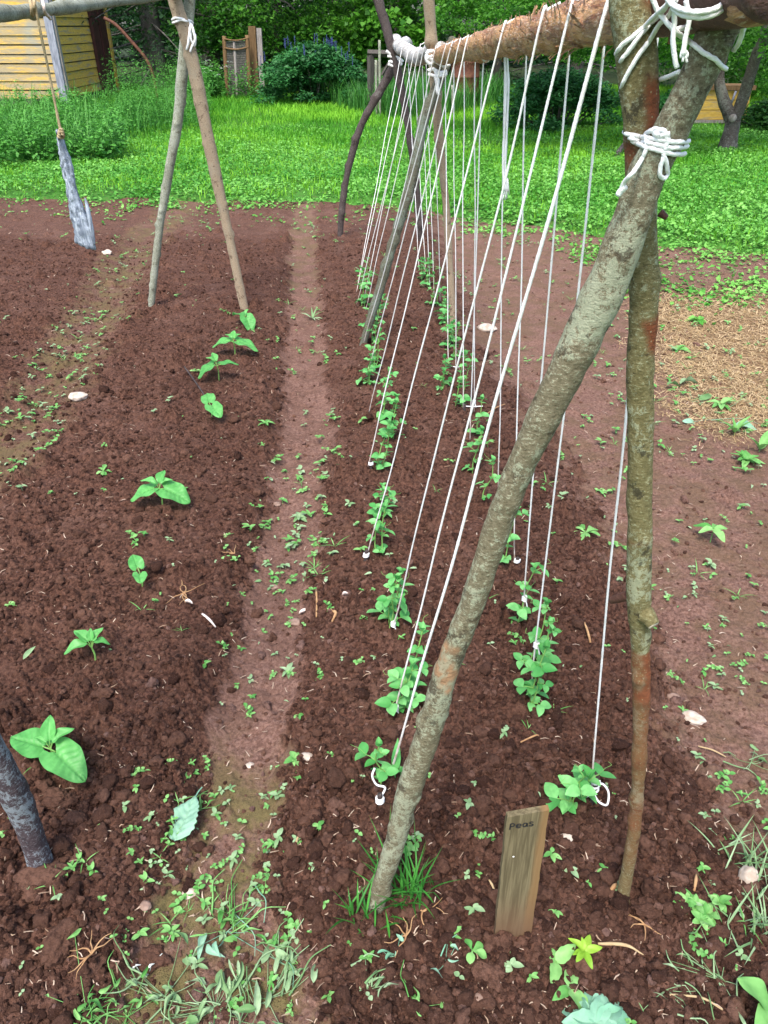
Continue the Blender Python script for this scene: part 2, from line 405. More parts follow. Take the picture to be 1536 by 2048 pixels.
h += lw*(.62*bumps(x+wx*2, y+wy*2, .070, 100, .13)*fr(.07) + .6*bumps(x+wx, y+wy, .034, 110, .45)*fr(.034) + .75*bumps(x+.3+wx, y+wy, .019, 120, .8)*fr(.019) + .85*bumps(x+wx*.5, y+.2+wy*.5, .0105, 130, .95)*fr(.0105))*(.15+1.5*sstep(.25, .75, big))*rough
h += (1-lw)*((fbm2(x*45, y*45, 71)-.5)*.014*fr(.02) + (fbm2(x*7, y*7, 72, 3)-.5)*.030 + .25*bumps(x+wx, y+wy, .022, 140, .3)*fr(.022))
# crazed drying cracks on the trodden earth
h -= (1-loose)*.006*np.maximum(0, 1-np.abs(fbm2(x*13, y*13, 81)-.5)*30)*fr(.02)
strawm = sstep(1.32, 1.7, x-.12*(y-3)+.35*(fbm2(x*2.3, y*2.3, 91)-.5))*sstep(2.9, 3.5, y)*(1-sstep(4.9, 5.6, y))
alg = np.clip(path*(1-sstep(1.1, 1.5, y))*.9 + fur*.55*sstep(2, 3, y) + path*.35*sstep(4.5, 5.5, y) + right*.2, 0, 1)
i = np.arange(NR-1)[:, None]*NC; j = np.arange(NC-1)[None, :]
f = np.stack([i+j, i+j+1, i+NC+j+1, i+NC+j], -1).reshape(-1, 4)
soil = obj('soil', (np.stack([x, y, h], 1), f, {'loose': loose, 'straw': strawm, 'algae': alg}), M['soil']); soil['kind'] = 'structure'
# lawn and the ground beyond, one sheet to the horizon; it dips under the soil bed
gx = np.concatenate([np.linspace(-150, -14, 14), np.linspace(-12, 12, 161), np.linspace(14, 150, 14)])
gy = np.concatenate([np.linspace(-60, -2, 8), np.linspace(-1, 26, 181), np.linspace(28, 260, 20)])
GX, GY = np.meshgrid(gx, gy); lx = GX.ravel(); ly = GY.ravel()
def lawnz(x, y):
    x = np.asarray(x, float); y = np.asarray(y, float)
    e = lawn_edge(x) + (fbm2(x*1.9, y*1.9, 51)-.5)*.8
    return np.where(np.abs(x) > .68*y+1.05, -.02, -.16 + .17*sstep(-.35, .35, y-e)) + (fbm2(x*.8, y*.8, 52)-.5)*.05*sstep(0, 1.5, y-e)
lz = lawnz(lx, ly); 
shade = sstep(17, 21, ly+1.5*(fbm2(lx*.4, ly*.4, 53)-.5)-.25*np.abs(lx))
n = len(gx); i = np.arange(len(gy)-1)[:, None]*n; j = np.arange(n-1)[None, :]
f = np.stack([i+j, i+j+1, i+n+j+1, i+n+j], -1).reshape(-1, 4)
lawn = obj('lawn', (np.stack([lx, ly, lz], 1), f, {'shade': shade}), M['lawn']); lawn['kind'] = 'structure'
# fast height lookup on the finished soil
HG = h.reshape(NR, NC)
def soilz(x, y):
    x = np.asarray(x, float); y = np.asarray(y, float)
    r = (np.arcsinh(y/HC)-tt[0])/(tt[-1]-tt[0])*(NR-1); ri = np.clip(np.round(r).astype(int), 0, NR-1)
    c = (x/hw[ri]+1)/2*(NC-1); ci = np.clip(np.round(c).astype(int), 0, NC-1)
    return HG[ri, ci]
def GS(px, py):
    P = G(px, py); P[2] = float(soilz(P[0], P[1])); return P

# ------------------------------------------------------------------ clods
def ico(sub):
    import bmesh
    bm = bmesh.new(); bmesh.ops.create_icosphere(bm, subdivisions=sub, radius=1); v = np.array([q.co[:] for q in bm.verts]); bm.verts.ensure_lookup_table()
    f = np.array([[a.index for a in q.verts] for q in bm.faces]); bm.free(); return v, f
def sample(n, ymin, ymax, acc, wx=.58, off=.5, pw=1.0):
    xs, ys, c = [], [], 0
    while c < n:
        y = ymin*(ymax/ymin)**(rs.rand(n)**pw); x = (rs.rand(n)*2-1)*(wx*y+off); k = rs.rand(n) < acc(x, y)
        xs.append(x[k]); ys.append(y[k]); c += int(k.sum())
    return np.concatenate(xs)[:n], np.concatenate(ys)[:n]
def scatter_clods(n, rlo, rhi, sub, ymin, ymax, pw, acc):
    v0, f0 = ico(sub); nv = len(v0); var = []
    for k in range(24):
        q = v0*np.array([1, .7+.4*rs.rand(), .6+.35*rs.rand()])
        q = q*(1+.9*(vn3(v0*1.2+rs.rand(3)*50, 1)-.5)[:, None]+.55*(vn3(v0*2.8+rs.rand(3)*50, 2)-.5)[:, None]+(.38*(vn3(v0*6.5+rs.rand(3)*50, 2)-.5)[:, None] if sub > 2 else 0))
        var.append(q)
    var = np.array(var); x, y = sample(n, ymin, ymax, acc)
    z = soilz(x, y); r = rlo*(rhi/rlo)**(rs.rand(n)**pw)*(1+.10*y)
    q = var[rs.randint(24, size=n)]; a = rs.rand(n)*6.28; b = (rs.rand(n)-.5)*2.4
    X, Y, Z = q[..., 0], q[..., 1], q[..., 2]; cb, sb, ca, sa = np.cos(b)[:, None], np.sin(b)[:, None], np.cos(a)[:, None], np.sin(a)[:, None]
    Y, Z = Y*cb-Z*sb, Y*sb+Z*cb; X, Y = X*ca-Y*sa, X*sa+Y*ca
    r_ = r[:, None]; v = np.stack([X*r_+x[:, None], Y*r_+y[:, None], Z*r_+(z+r*.2)[:, None]], -1).reshape(-1, 3)
    f = (f0[None]+np.arange(n)[:, None, None]*nv).reshape(-1, 3)
    return v, f, {'var': np.repeat(np.clip(.40+.34*rs.randn(n)+(rs.rand(n) < .08)*.6+1.3*np.clip(zones(x, y)[0]+zones(x, y)[1], 0, 1)*rs.rand(n), 0, 1.7), nv)}
def acc_loose(x, y):
    p, r, fu, fa = zones(x, y); return np.maximum(.10, (1-p)*(1-.93*r)*(1-.5*fa)*(1-.4*fu)*(.15+1.3*fbm2(x*2.5, y*2.5, 301)))
o = obj('soil_crumbs', scatter_clods(52000, .0028, .0085, 1, .45, 6.8, 1.5, acc_loose), M['clod'], smooth=False); o['kind'] = 'stuff'; o['label'] = 'loose crumbs of brown soil on the dug beds'
acc_near = lambda x, y: acc_loose(x, y)*np.where(y < 1.25, 1.0, .55)
o = obj('soil_clods', scatter_clods(3800, .0055, .019, 3, .45, 4.5, 2.2, acc_near), M['clod']); o['kind'] = 'stuff'; o['label'] = 'lumps of brown soil on the dug beds'

# ------------------------------------------------------------------ leaves
def leaf(L, W, shape='oval', droop=.3, fold=.25, nt_=8, ns=5, wave=0.0, vein=0.0):
    """leaf blade from the origin along +x, upper side +z"""
    t = np.linspace(0, 1, nt_+1); s = np.linspace(-1, 1, ns)
    if shape == 'oval': w = np.sin(PI*np.clip(t, .0, 1)**.85)**.75
    elif shape == 'heart': w = np.sin(PI*(t*.97+.03)**.62)**.58*(1-.10*t); w[0] = .35
    elif shape == 'lance': w = np.sin(PI*t**.75)**1.0
    elif shape == 'spat': w = .12+.9*np.sin(PI*np.clip(t, 0, 1)**2.0)**.8*1.0; w[-1] = .05
    elif shape == 'toothed': w = np.sin(PI*t**.7)**.8*(1+.06*np.sin(t*52)); w[0] = .1
    else: w = np.ones_like(t)*(1-t)**.6
    X = np.repeat((t*L)[:, None], ns, 1); Yv = s[None, :]*w[:, None]*W/2
    if shape == 'heart': X = X - (np.abs(s)[None, :]**1.5)*np.maximum(0, 1-t*3.2)[:, None]*L*.22
    Z = np.abs(Yv)*fold*2 - droop*L*(X/L)**2 + wave*W*np.sin(X/L*9+3*s[None, :])*np.abs(s)[None, :]
    if vein: Z = Z + vein*W*(np.abs(np.sin(PI*(t[:, None]*6.5-np.abs(s)[None, :]*1.6)))-.5)*(1-np.abs(s)[None, :]**4) - vein*W*1.5*np.exp(-(s[None, :]/.08)**2)
    v = np.stack([X, Yv, Z], -1).reshape(-1, 3)
    i = np.arange(nt_)[:, None]*ns; j = np.arange(ns-1)[None, :]
    f = np.stack([i+j, i+ns+j, i+ns+j+1, i+j+1], -1).reshape(-1, 4)
    return v, f
def orient(v, az, pitch, roll=0, pos=(0, 0, 0)):
    cr, sr = math.cos(roll), math.sin(roll); v = v @ np.array([[1, 0, 0], [0, cr, sr], [0, -sr, cr]])
    cp, sp_ = math.cos(pitch), math.sin(pitch); v = v @ np.array([[cp, 0, sp_], [0, 1, 0], [-sp_, 0, cp]])
    ca, sa = math.cos(az), math.sin(az); v = v @ np.array([[ca, sa, 0], [-sa, ca, 0], [0, 0, 1]])
    return v+np.asarray(pos)
def add_leaf(mb, pos, az, pitch, L, W, shape='oval', droop=.3, fold=.25, roll=0, var=None, **k):
    v, f = leaf(L, W, shape, droop, fold, **k); mb.add(orient(v, az, pitch, roll, pos), f, rs.rand() if var is None else var)
def add_tube(mb, pts, rad, seg=5, step=.02, var=.5):
    v, f, a, th = tube(pts, rad, seg, step, cap=False); mb.add(v, f, var)
U = lambda a, b: a+(b-a)*rs.rand()

# ------------------------------------------------------------------ poles, bars
def resamp(px_list, Yf):
    return [V(p[0], p[1], Yf(k/(len(px_list)-1))) for k, p in enumerate(px_list)]
BVS = []
def branch(name, pts, rad, mat, label, cat, seg=20, step=.012, rough=.002, rfreq=40, lumps=(), group=None, redf=None, bury=True, bvh=True):
    pts = [np.asarray(p, float) for p in pts]
    v, f, al, th = tube(pts, rad, seg, step, rough, rfreq, lumps)
    a = {'red': redf(v, al, th)} if redf else {'red': np.zeros(len(v))}
    fc = fix(v, f)
    o = obj(name, (v, fc, a), mat, None, pts[0])
    tag(o, label, cat, group)
    if bvh: BVS.append(BVHTree.FromPolygons([tuple(q) for q in v], [list(q) for q in fc]))
    return o
def knots(n, seed, h0=.004, h1=.009, w0=.008, w1=.02):
    q = np.random.RandomState(seed); return [(q.rand(), q.rand()*6.28, h0+(h1-h0)*q.rand(), w0+(w1-w0)*q.rand()) for _ in range(n)]
def below(P, dz=.10): return [P[0], P[1], P[2]-dz]
# near left pole (front of the pea trellis)
b = G(752, 1812)
LPX = [(785, 1700), (812, 1600), (861, 1450), (895, 1335), (947, 1200), (1014, 1000), (1080, 850), (1187, 628), (1242, 500), (1296, 350), (1340, 267), (1405, 130), (1452, 20), (1500, -90)]
YL = lambda k: .895 - .045*k
pts = [below(b, .12), b+np.array([0, 0, 0])] + [V(p[0], p[1], YL((k+1)/len(LPX))) for k, p in enumerate(LPX)]
rad = np.array([.018, .0185, .0195, .0215, .0205, .0195, .0185, .0182, .0215, .0228, .0222, .0190, .0183, .0188, .020, .021])
KP = V(892, 1345, .880-.018)
def kink(v, al, th):
    d = np.linalg.norm((v-KP)*np.array([1, .6, .62]), axis=1)+(vn3(v*55, 9)-.5)*.03; return (1-sstep(.018, .034, d))*np.where(vn3(v*130, 4) > .42, 1., .35)
pole_l = branch('trellis_pole', pts, rad, M['bark_left'], 'thick mottled grey-green pole slanting up to the right over the pea bed', 'pole', 44, .006, .0028, 45,
    knots(16, 3, .002, .005) + [(.235, 3.3, .006, .016), (.10, 3.2, .007, .014)], 'poles of the pea trellis', kink)
# pale scar on the kink
# near right pole
b = G(1246, 1815)
RPX = [(1247, 1780), (1270, 1645), (1281, 1451), (1281, 1310), (1278, 1200), (1281, 986), (1281, 725), (1287, 628), (1284, 400), (1280, 233), (1275, 133), (1262, 17), (1256, -90)]
YR = lambda k: .905 + .035*k
pts = [below(b, .12), b] + [V(p[0], p[1], YR((k+1)/len(RPX))) for k, p in enumerate(RPX)]
rad = [.0115, .012, .012, .0118, .0130, .0145, .0184, .0176, .0165, .0162, .0172, .0185, .0203, .0200, .0200]
def redf(v, al, th):
    n = vn3(v*28, 9)-.5
    zc = v[:, 2]+n*.05
    kz = V(1280, 1290, .915)[2]
    low = 1-sstep(kz-.012, kz+.004, zc)
    side = sstep(-.008, .004, v[:, 0]-np.interp(v[:, 2], [p[2] for p in pts], [p[0] for p in pts])+n*.02)
    def band(y0, y1):
        a0 = V(1290, y1, .93)[2]; a1 = V(1290, y0, .93)[2]; return sstep(a0-.01, a0+.01, zc)*(1-sstep(a1-.01, a1+.01, zc))
    r = np.maximum(low*(.66+.34*np.maximum(side*(1-sstep(0, .5, kz-zc)), sstep(0, .25, n))), side*np.maximum(band(170, 290), band(610, 710)))
    r = r*(.35+.65*sstep(.06, .2, v[:, 2]))*(1-.25*low*sstep(.05, .3, kz-zc))
    r = np.maximum(r, band(1070, 1105)*sstep(-.15, .1, n))
    r = np.maximum(r, band(-40, 14)*sstep(-.2, .1, n)); r = np.maximum(r, band(270, 345)*sstep(-.2, .05, n)*.8)
    return r
pole_r = branch('trellis_pole', pts, rad, M['bark_right'], 'slimmer upright pole of lichen-grey bark turning red-brown lower down, beside the name board', 'pole', 36, .005, .0022, 50,
    knots(18, 5, .002, .006) + [(.40, 4.2, .006, .016)], 'poles of the pea trellis', redf)
# cut branch stub on it
P = V(1290, 1228, .905); Q = V(1307, 1250, .888)
v, f, al, th = tube([P, (P+Q)/2+np.array([0, 0, .002]), Q], [.015, .012, .0095], 16, .003, .002, 60)
stub = obj('branch_stub', (v, fix(v, f), {'red': np.zeros(len(v))}), M['bark_right'], pole_r)
dq = norm(Q-P); v, f, al, th = tube([Q-dq*.002, Q+dq*.0012], [.0088, .0082], 16, .003, .001, 60); obj('cut_face', (v, fix(v, f), None), M['cutwood'], stub)
P = V(1258, 1190, .93); Q = V(1225, 1200, .965)
v, f, al, th = tube([P, Q], [.009, .006], 10, .004, .001, 60); obj('branch_stub', (v, fix(v, f), {'red': np.zeros(len(v))}), M['bark_red'], pole_r)
P = V(1320, 425, .935); Q = V(1334, 436, .93)
v, f, al, th = tube([P, Q], [.005, .003], 8, .003); obj('branch_stub', (v, fix(v, f), None), M['bark_red'], pole_r)
# crossbar (flaking orange bark) to the middle frame
BAR = [np.array([.312, .72, 1.585]), np.array([.30, .95, 1.573]), np.array([.292, 1.2, 1.556]), np.array([.287, 1.9, 1.527]), np.array([.272, 3.0, 1.478]), np.array([.252, 4.35, 1.420])]
bar = branch('trellis_crossbar', BAR, [.031, .031, .030, .032, .034, .031], M['bark_flaky'], 'thick crossbar of flaking orange bark carrying the white strings', 'crossbar', 36, .008, .0055, 26,
    knots(26, 8, .003, .010, .008, .03))
mbf = MB(); PB, _ = catmull(BAR, .01)
for k in range(520):
    i_ = rs.randint(30, len(PB)-3); T_ = norm(PB[i_+1]-PB[i_]); a = U(0, 6.28); n_ = np.array([math.cos(a), 0, math.sin(a)]); q = PB[i_]+n_*.0325; tang = norm(np.cross(T_, n_)); L = U(.008, .026); W_ = U(.004, .012)
    tt_ = np.linspace(0, 1, 5); vv = []
    for u_ in tt_:
        for s_ in (-1, 1): vv.append(q+tang*L*u_+n_*(L*.55*u_**1.8*U(.8, 1.2)-.003)+T_*s_*W_*(1-.6*u_)*U(.7, 1.2))
    i2 = np.arange(4)*2; mbf.add(vv, np.stack([i2, i2+1, i2+3, i2+2], 1))
vb = np.array([q.co[:] for q in bar.data.vertices])+np.array(bar.location); fb = [list(p.vertices) for p in bar.data.polygons]
fv, ff, _ = mbf.data(); fb = fb+[[int(i)+len(vb) for i in q] for q in ff]; bar.data = new_mesh('trellis_crossbar', np.vstack([vb, fv])-np.array(bar.location), fb, {'red': np.zeros(len(vb)+len(fv))}); bar.data.materials.append(M['bark_flaky'])
BVB = BVHTree.FromPolygons([tuple(bar.matrix_basis @ q.co) for q in bar.data.vertices], [list(p.vertices) for p in bar.data.polygons])
v, f, al, th = tube([BAR[0]+(BAR[1]-BAR[0])*.0-np.array([-.002, .001, 0]), BAR[0]+(BAR[1]-BAR[0])*1.15], [.0335, .0335], 32, .01, .002, 30)
obj('smooth_bark', (v, fix(v, f), {'red': np.ones(len(v))}), M['bark_red'], bar)
BAR2 = [V(884, 100, 4.35), V(858, 103, 4.6), V(842, 116, 5.0), V(826, 112, 5.6), V(808, 98, 6.3), V(792, 88, 6.9), V(786, 92, 7.05)]
bar2 = branch('trellis_crossbar', BAR2, [.028, .030, .036, .040, .042, .046, .050], M['bark_white'], 'sagging whitish gnarled crossbar at the far end of the pea trellis', 'crossbar', 22, .02, .010, 16, knots(12, 4, .01, .02, .03, .06), bvh=False)
P = V(800, 92, 6.75); Q = V(812, 84, 6.9); v, f, al, th = tube([P, Q, V(818, 88, 6.95)], [.03, .035, .03], 12, .02, .008, 20); obj('branch_stub', (v, fix(v, f), {'red': np.zeros(len(v))}), M['bark_white'], bar2)
# middle frame
b = G(726, 692)
branch('trellis_pole', [below(b), b] + resamp([(772, 535), (822, 365), (848, 240), (880, 160), (897, 110), (906, 78)], lambda k: 4.22+.2*k), [.020, .020, .024, .027, .026, .024, .023, .023], M['bark_mid'],
    'grey-green leaning pole of the middle pea frame with sawn top end', 'pole', 18, .015, .005, 25, knots(14, 12, .006, .014, .012, .03), 'poles of the pea trellis', bvh=False)
b = G(907, 655)
branch('trellis_pole', [below(b), b] + resamp([(893, 430), (880, 290), (872, 200), (868, 130), (860, 40), (853, -60), (846, -160)], lambda k: b[1]-.25*k), [.018, .018, .021, .023, .025, .027, .028, .029, .028], M['bark_tan'],
    'tall pale tan pole of the middle pea frame rising past the top edge', 'pole', 18, .015, .004, 25, knots(16, 13, .005, .012, .012, .03), 'poles of the pea trellis', bvh=False)
P = V(872, 108, 4.25); Q = V(874, 88, 4.2)
# far frame
b = G(680, 472)
branch('trellis_pole', [below(b), b] + resamp([(690, 372), (718, 262), (757, 188), (790, 128), (802, 92)], lambda k: b[1]+.05*k), [.026, .026, .029, .030, .032, .033, .03], M['bark_dark'],
    'dark bent pole of the farthest pea frame bowing out to the left', 'pole', 16, .02, .005, 20, knots(10, 14, .008, .015, .02, .04), 'poles of the pea trellis', bvh=False)
b = G(842, 482)
branch('trellis_pole', [below(b), b] + resamp([(834, 390), (823, 300), (802, 175), (781, 90), (768, 40), (750, -20), (735, -80)], lambda k: b[1]+.1*k), [.020, .020, .026, .028, .032, .034, .034, .034, .033], M['bark_dark'],
    'dark crooked pole of the farthest pea frame leaning left at its top', 'pole', 16, .02, .007, 20, knots(12, 15, .008, .015, .02, .04), 'poles of the pea trellis', bvh=False)
# bean frame
b = G(303, 612)
branch('bean_pole', [below(b), b] + resamp([(316, 480), (333, 370), (355, 245), (367, 120), (378, 20), (385, -60)], lambda k: 4.93+.03*k), [.0205, .0205, .024, .027, .030, .031, .031, .030], M['bark_grey'],
    'grey-green slender pole of the bean frame leaning right, behind its pair', 'pole', 20, .012, .004, 25, knots(18, 16, .005, .012, .01, .02), 'poles of the bean frames', bvh=True)
b = G(489, 618)
branch('bean_pole', [below(b), b] + resamp([(452, 445), (420, 295), (383, 115), (352, 8), (335, -60)], lambda k: 4.88-.03*k), [.028, .028, .030, .035, .037, .038, .038], M['bark_tan'],
    'pale tan smooth pole of the bean frame leaning left to the yellow shed', 'pole', 20, .012, .004, 25, knots(18, 17, .005, .010, .01, .02), 'poles of the bean frames', bvh=True)
b = G(84, 1732)
branch('bean_pole', [below(b), b, V(48, 1630, .985), V(5, 1545, .98), V(-60, 1420, .97), V(-190, 1100, .95), V(-420, 300, .95), V(-520, -60, .95)], [.024, .024, .027, .028, .028, .028, .027, .026], M['bark_purple'],
    'stout purplish pole with yellow and grey lichen entering at the left edge', 'pole', 30, .008, .004, 35, knots(12, 18, .004, .01, .01, .02), 'poles of the bean frames', bvh=False)
b = V(-880, 1700, .98); b[2] = -.03
branch('bean_pole', [below(b), b, V(-640, 300, .92), V(-480, -60, .90)], [.024, .024, .026, .025], M['bark_purple'],
    'purplish pole standing outside the left edge of the picture', 'pole', 16, .02, .003, 35, (), 'poles of the bean frames', bvh=False)
NB = [V(-520, -20, .93), V(-160, 34, 2.0), V(0, 27, 2.8), V(140, 14, 3.6), V(240, 2, 4.2), V(366, -14, 4.9), V(400, -18, 5.1)]
branch('bean_crossbar', NB, [.023, .0225, .022, .0215, .021, .021, .020], M['bark_grey'], 'brownish crossbar of the bean frame running across the top left corner', 'crossbar', 20, .015, .004, 25, knots(10, 19, .005, .01, .02, .03), bvh=False)

# ------------------------------------------------------------------ rope bindings
def onpole(px, py, Yf, off):
    off = off*1.15
    d = Vector(ray(px, py)).normalized(); best = None
    for bv in BVS:
        h_ = bv.ray_cast(Vector(C0), d)
        if h_[0] is not None and (best is None or h_[3] < best[1]): best = (h_[0], h_[3])
    if best is None or abs(best[0][1]-Yf) > .3: return V(px, py, Yf)
    return np.array(best[0]-d*off)
def cord(mb, pl, r, Yf, hug=True, seg=8, step=.006):
    pts = []
    if hug:
        dl = [pl[0]]
        for a_, b_ in zip(pl[:-1], pl[1:]):
            m_ = max(1, int(math.hypot(b_[0]-a_[0], b_[1]-a_[1])/9)) if len(a_) == 2 and len(b_) == 2 else 1
            for k_ in range(1, m_+1): dl.append((a_[0]+(b_[0]-a_[0])*k_/m_, a_[1]+(b_[1]-a_[1])*k_/m_) if k_ < m_ else b_)
        pl = dl
    for q in pl:
        if len(q) == 3: pts.append(V(q[0], q[1], q[2]))
        else: pts.append(onpole(q[0], q[1], Yf, r*.9) if hug else V(q[0], q[1], Yf))
    v, f, al, th = tube(pts, r, seg if r > .005 else 14, step if r > .005 else .0022, r*.12, 300, (), True, 0 if r > .005 else .55); mb.add(v, f)
def mbobj(name, mb, mat, parent=None, origin=None):
    v, f, a = mb.data(); return obj(name, (v, f, a), mat, parent, origin)
rr = .0023
mb = MB()
for k, (l, rgt) in enumerate([((1249, 268), (1377, 284)), ((1256, 276), (1374, 294)), ((1262, 283), (1369, 309))]):
    dy = k*12
    cord(mb, [(l[0]-1, l[1]-4, .955), (l[0]+4, l[1]), (1285, 274+dy*.75), (1315, 279+dy*.9), (1345, 284+dy), (rgt[0]-5, rgt[1]), (rgt[0]+1, rgt[1]-2, .90)], rr, .87)
cord(mb, [(1295, 300), (1292, 268), (1310, 258), (1328, 262), (1336, 280), (1330, 300)], rr*1.1, .86)
cord(mb, [(1300, 262), (1320, 272), (1340, 268)], rr*1.2, .86)
cord(mb, [(1296, 292), (1284, 318), (1266, 345, .825), (1248, 365, .835), (1240, 388, .84)], rr, .86)
cord(mb, [(1236, 391, .84), (1243, 380, .838), (1252, 372, .836)], rr*1.35, .84, False)
cord(mb, [(1332, 288), (1328, 312), (1321, 334), (1320, 350), (1328, 357), (1335, 348), (1333, 326), (1326, 306)], rr, .86)
tag(mbobj('rope_binding', mb, M['twine'], None, V(1310, 280, .86)), 'thick white cord knotted round the crossing of the two nearest poles, loop hanging', 'rope', 'cord bindings of the frames')
mb = MB()
for pl in [[(1352, -20, .80), (1335, 8, .82), (1312, 30, .85), (1290, 52), (1262, 76), (1246, 88), (1238, 98), (1232, 108, .94)],
           [(1345, -10, .80), (1326, 22, .84), (1304, 44), (1280, 70), (1256, 104), (1244, 118), (1238, 130, .94)],
           [(1352, 0, .80), (1338, 30, .84), (1318, 50, .87), (1300, 80), (1276, 112), (1256, 146), (1246, 166), (1241, 182, .94)],
           [(1302, -10, .84), (1318, 25, .84), (1350, 62, .83), (1378, 82), (1405, 104), (1432, 120), (1444, 133), (1452, 138, .90)],
           [(1348, -10, .79), (1349, 40, .80), (1346, 80, .80), (1350, 118, .80), (1354, 136, .80)],
           [(1372, 0, .79), (1378, 40, .79), (1372, 70, .79), (1368, 95, .79), (1366, 110, .79)],
           [(1318, 160, .93), (1340, 152, .89), (1358, 144, .86)],
           [(1350, 60, .84), (1370, 55, .85), (1398, 52, .86)],
           [(1338, -10, .80), (1352, 22, .78), (1385, 34, .76), (1425, 30, .76), (1462, 8, .78), (1490, -10, .80)],
           [(1330, -10, .80), (1348, 12, .78), (1385, 24, .755), (1430, 18, .76), (1458, -5, .78)],
           [(1478, -10, .80), (1486, 30, .80), (1488, 52, .81), (1478, 85, .82), (1468, 100, .86)],
           [(1496, -20, .80), (1506, 12, .80), (1500, 30, .80), (1492, 38, .82)],
           [(1470, -8, .79), (1474, 20, .79), (1476, 38, .79)], [(1463, -8, .79), (1466, 25, .79), (1472, 40, .79)]]:
    cord(mb, pl, rr, .86)
for (px, py) in [(1362, 108), (1369, 110), (1375, 107), (1366, 116), (1372, 117)]: cord(mb, [(1366, 96, .79), (px, py, .79), (px+rs.randn()*2, py+8, .79)], rr*.5, .79, False)
tag(mbobj('rope_binding', mb, M['twine'], None, V(1340, 20, .85)), 'tangle of white cord lashing the orange crossbar to the nearest poles, frayed tail', 'rope', 'cord bindings of the frames')
def lash(label, strands, Y, r, origin, hug=False, name='rope_binding', mat='twine'):
    mb = MB()
    for s in strands: cord(mb, s, r, Y, hug, 6, .012)
    tag(mbobj(name, mb, M[mat], None, V(origin[0], origin[1], Y)), label, 'rope', 'cord bindings of the frames')
lash('white cord binding with long tails on the crossing bean poles', [[(344, 40), (350, 36), (365, 38), (381, 42), (386, 46, 4.95)], [(345, 46), (362, 40), (380, 44), (385, 50, 4.95)],
     [(378, 42), (386, 60), (390, 80), (384, 92), (380, 104)], [(380, 44), (379, 65), (376, 88), (373, 100)], [(383, 48), (391, 75), (389, 92), (382, 80), (380, 58)]], 4.84, .006, (365, 40), True)
lash('white cord binding round the middle pea frame below the crossbar joint', [[(852, 108), (862, 102), (880, 108), (892, 116)], [(853, 118), (868, 112), (895, 122)], [(852, 112), (870, 122), (888, 132), (900, 128)], [(856, 142), (866, 138), (880, 146), (894, 142)],
     [(856, 148), (872, 152), (893, 150)], [(870, 140), (876, 160), (874, 178), (876, 188)], [(858, 100), (852, 116), (860, 128), (874, 118)], [(868, 148), (874, 166), (877, 190)], [(873, 142), (885, 150), (894, 146)]], 4.12, .008, (870, 130))
lash('white cord binding at the farthest end of the pea trellis', [[(772, 102), (785, 110), (800, 118), (806, 124)], [(775, 112), (790, 116), (804, 130)], [(777, 124), (792, 122), (803, 126)], [(776, 128), (786, 132), (802, 130)], [(781, 122), (800, 134)]], 6.75, .010, (790, 118))
lash('pale cord loop wrapped twice round the bean crossbar above the shed', [[(60, 0, 3.0), (63, 14, 2.96), (64, 28, 2.98), (67, 29, 3.0), (69, 12, 2.96), (68, -1, 2.98)]], 3.0, .006, (70, 14), False, 'rope_binding', 'jute')
lash('pale cord hook over the bean crossbar beside the slab string', [[(84, -4, 3.2), (88, 14, 3.15), (90, 25, 3.17), (98, 34, 3.2), (101, 38, 3.2)]], 3.2, .006, (88, 14), False, 'rope_binding', 'twine_dirty')

# ------------------------------------------------------------------ strings
def bar_at(px, far=False, off=0.):
    P, _ = catmull(BAR2 if far else BAR, .01)
    q = np.array([proj(p+np.array([off, 0, 0]))[0] for p in P if p[1] > .85]); P = P[P[:, 1] > .85]
    return P[np.argmin(np.abs(q-px))]
def string(top_px, bot, side, label, far=False, rad=.0027, knot=None):
    r = .0345 if not far else .046; c = bar_at(top_px, far, (-.8 if side == 'l' else 1.02)*r)
    B = GS(*bot); B[2] += .004
    d = norm(np.array([B[0]-c[0], 0, B[2]-c[2]]))
    s = -1 if side == 'l' else 1
    a0 = np.array([s*1., 0, 0]); T = c+a0*r*1.02+np.array([0, 0, -.006])
    arc = [c+np.array([math.cos(a)*r*1.04, .0, math.sin(a)*r*1.04]) for a in ([PI*.55, PI*.75, PI*.93] if s < 0 else [PI*.45, PI*.25, PI*.07])]
    mid = [T+(B-T)*k+np.array([rs.randn()*.002, rs.randn()*.002, -.006*math.sin(k*PI)]) for k in (.15, .35, .55, .75, .92)]
    v, f, al, th = tube(arc+mid+[B], rad, 12 if c[1] < 2.6 else 7, .0035 if c[1] < 2.6 else .018, rad*.15, 260, (), True, .5 if c[1] < 2.6 else 0)
    o = obj('string', (v, fix(v, f), {'red': sstep(.80, 1.0, al/al.max())*(.4+.6*vn2(al*60, al*0))}), M['twine'], None, c)
    tag(o, label, 'string', 'white strings of the pea trellis')
    if knot is not None:
        K = T+(B-T)*knot; mbk = MB()
        for q in range(3):
            th_ = np.linspace(0, 2*PI, 8); mbk.add(*tube([K+np.array([math.cos(a)*.006, math.sin(a)*.006, (q-1)*.006+.002*math.sin(2*a)]) for a in th_], .0026, 6, .004)[:2])
        mbk.add(*tube([K, K+np.array([.006, -.004, -.012]), K+np.array([.010, -.006, -.028])], .002, 5, .005)[:2])
        mbobj('knot', mbk, M['twine'], o)
    return B
LS = [(1225, (783, 1548), 0), (1148, (789, 1425), 0), (1088, (784, 1262), 0), (1010, (733, 1118), 0), (937, (736, 942), 0), (921, (738, 830), 0), (905, (734, 762), 0), (893, (728, 700), 0),
      (872, (742, 660), 0), (852, (731, 622), 1), (842, (713, 610), 1), (830, (728, 600), 1), (818, (713, 585), 1), (806, (716, 565), 1)]
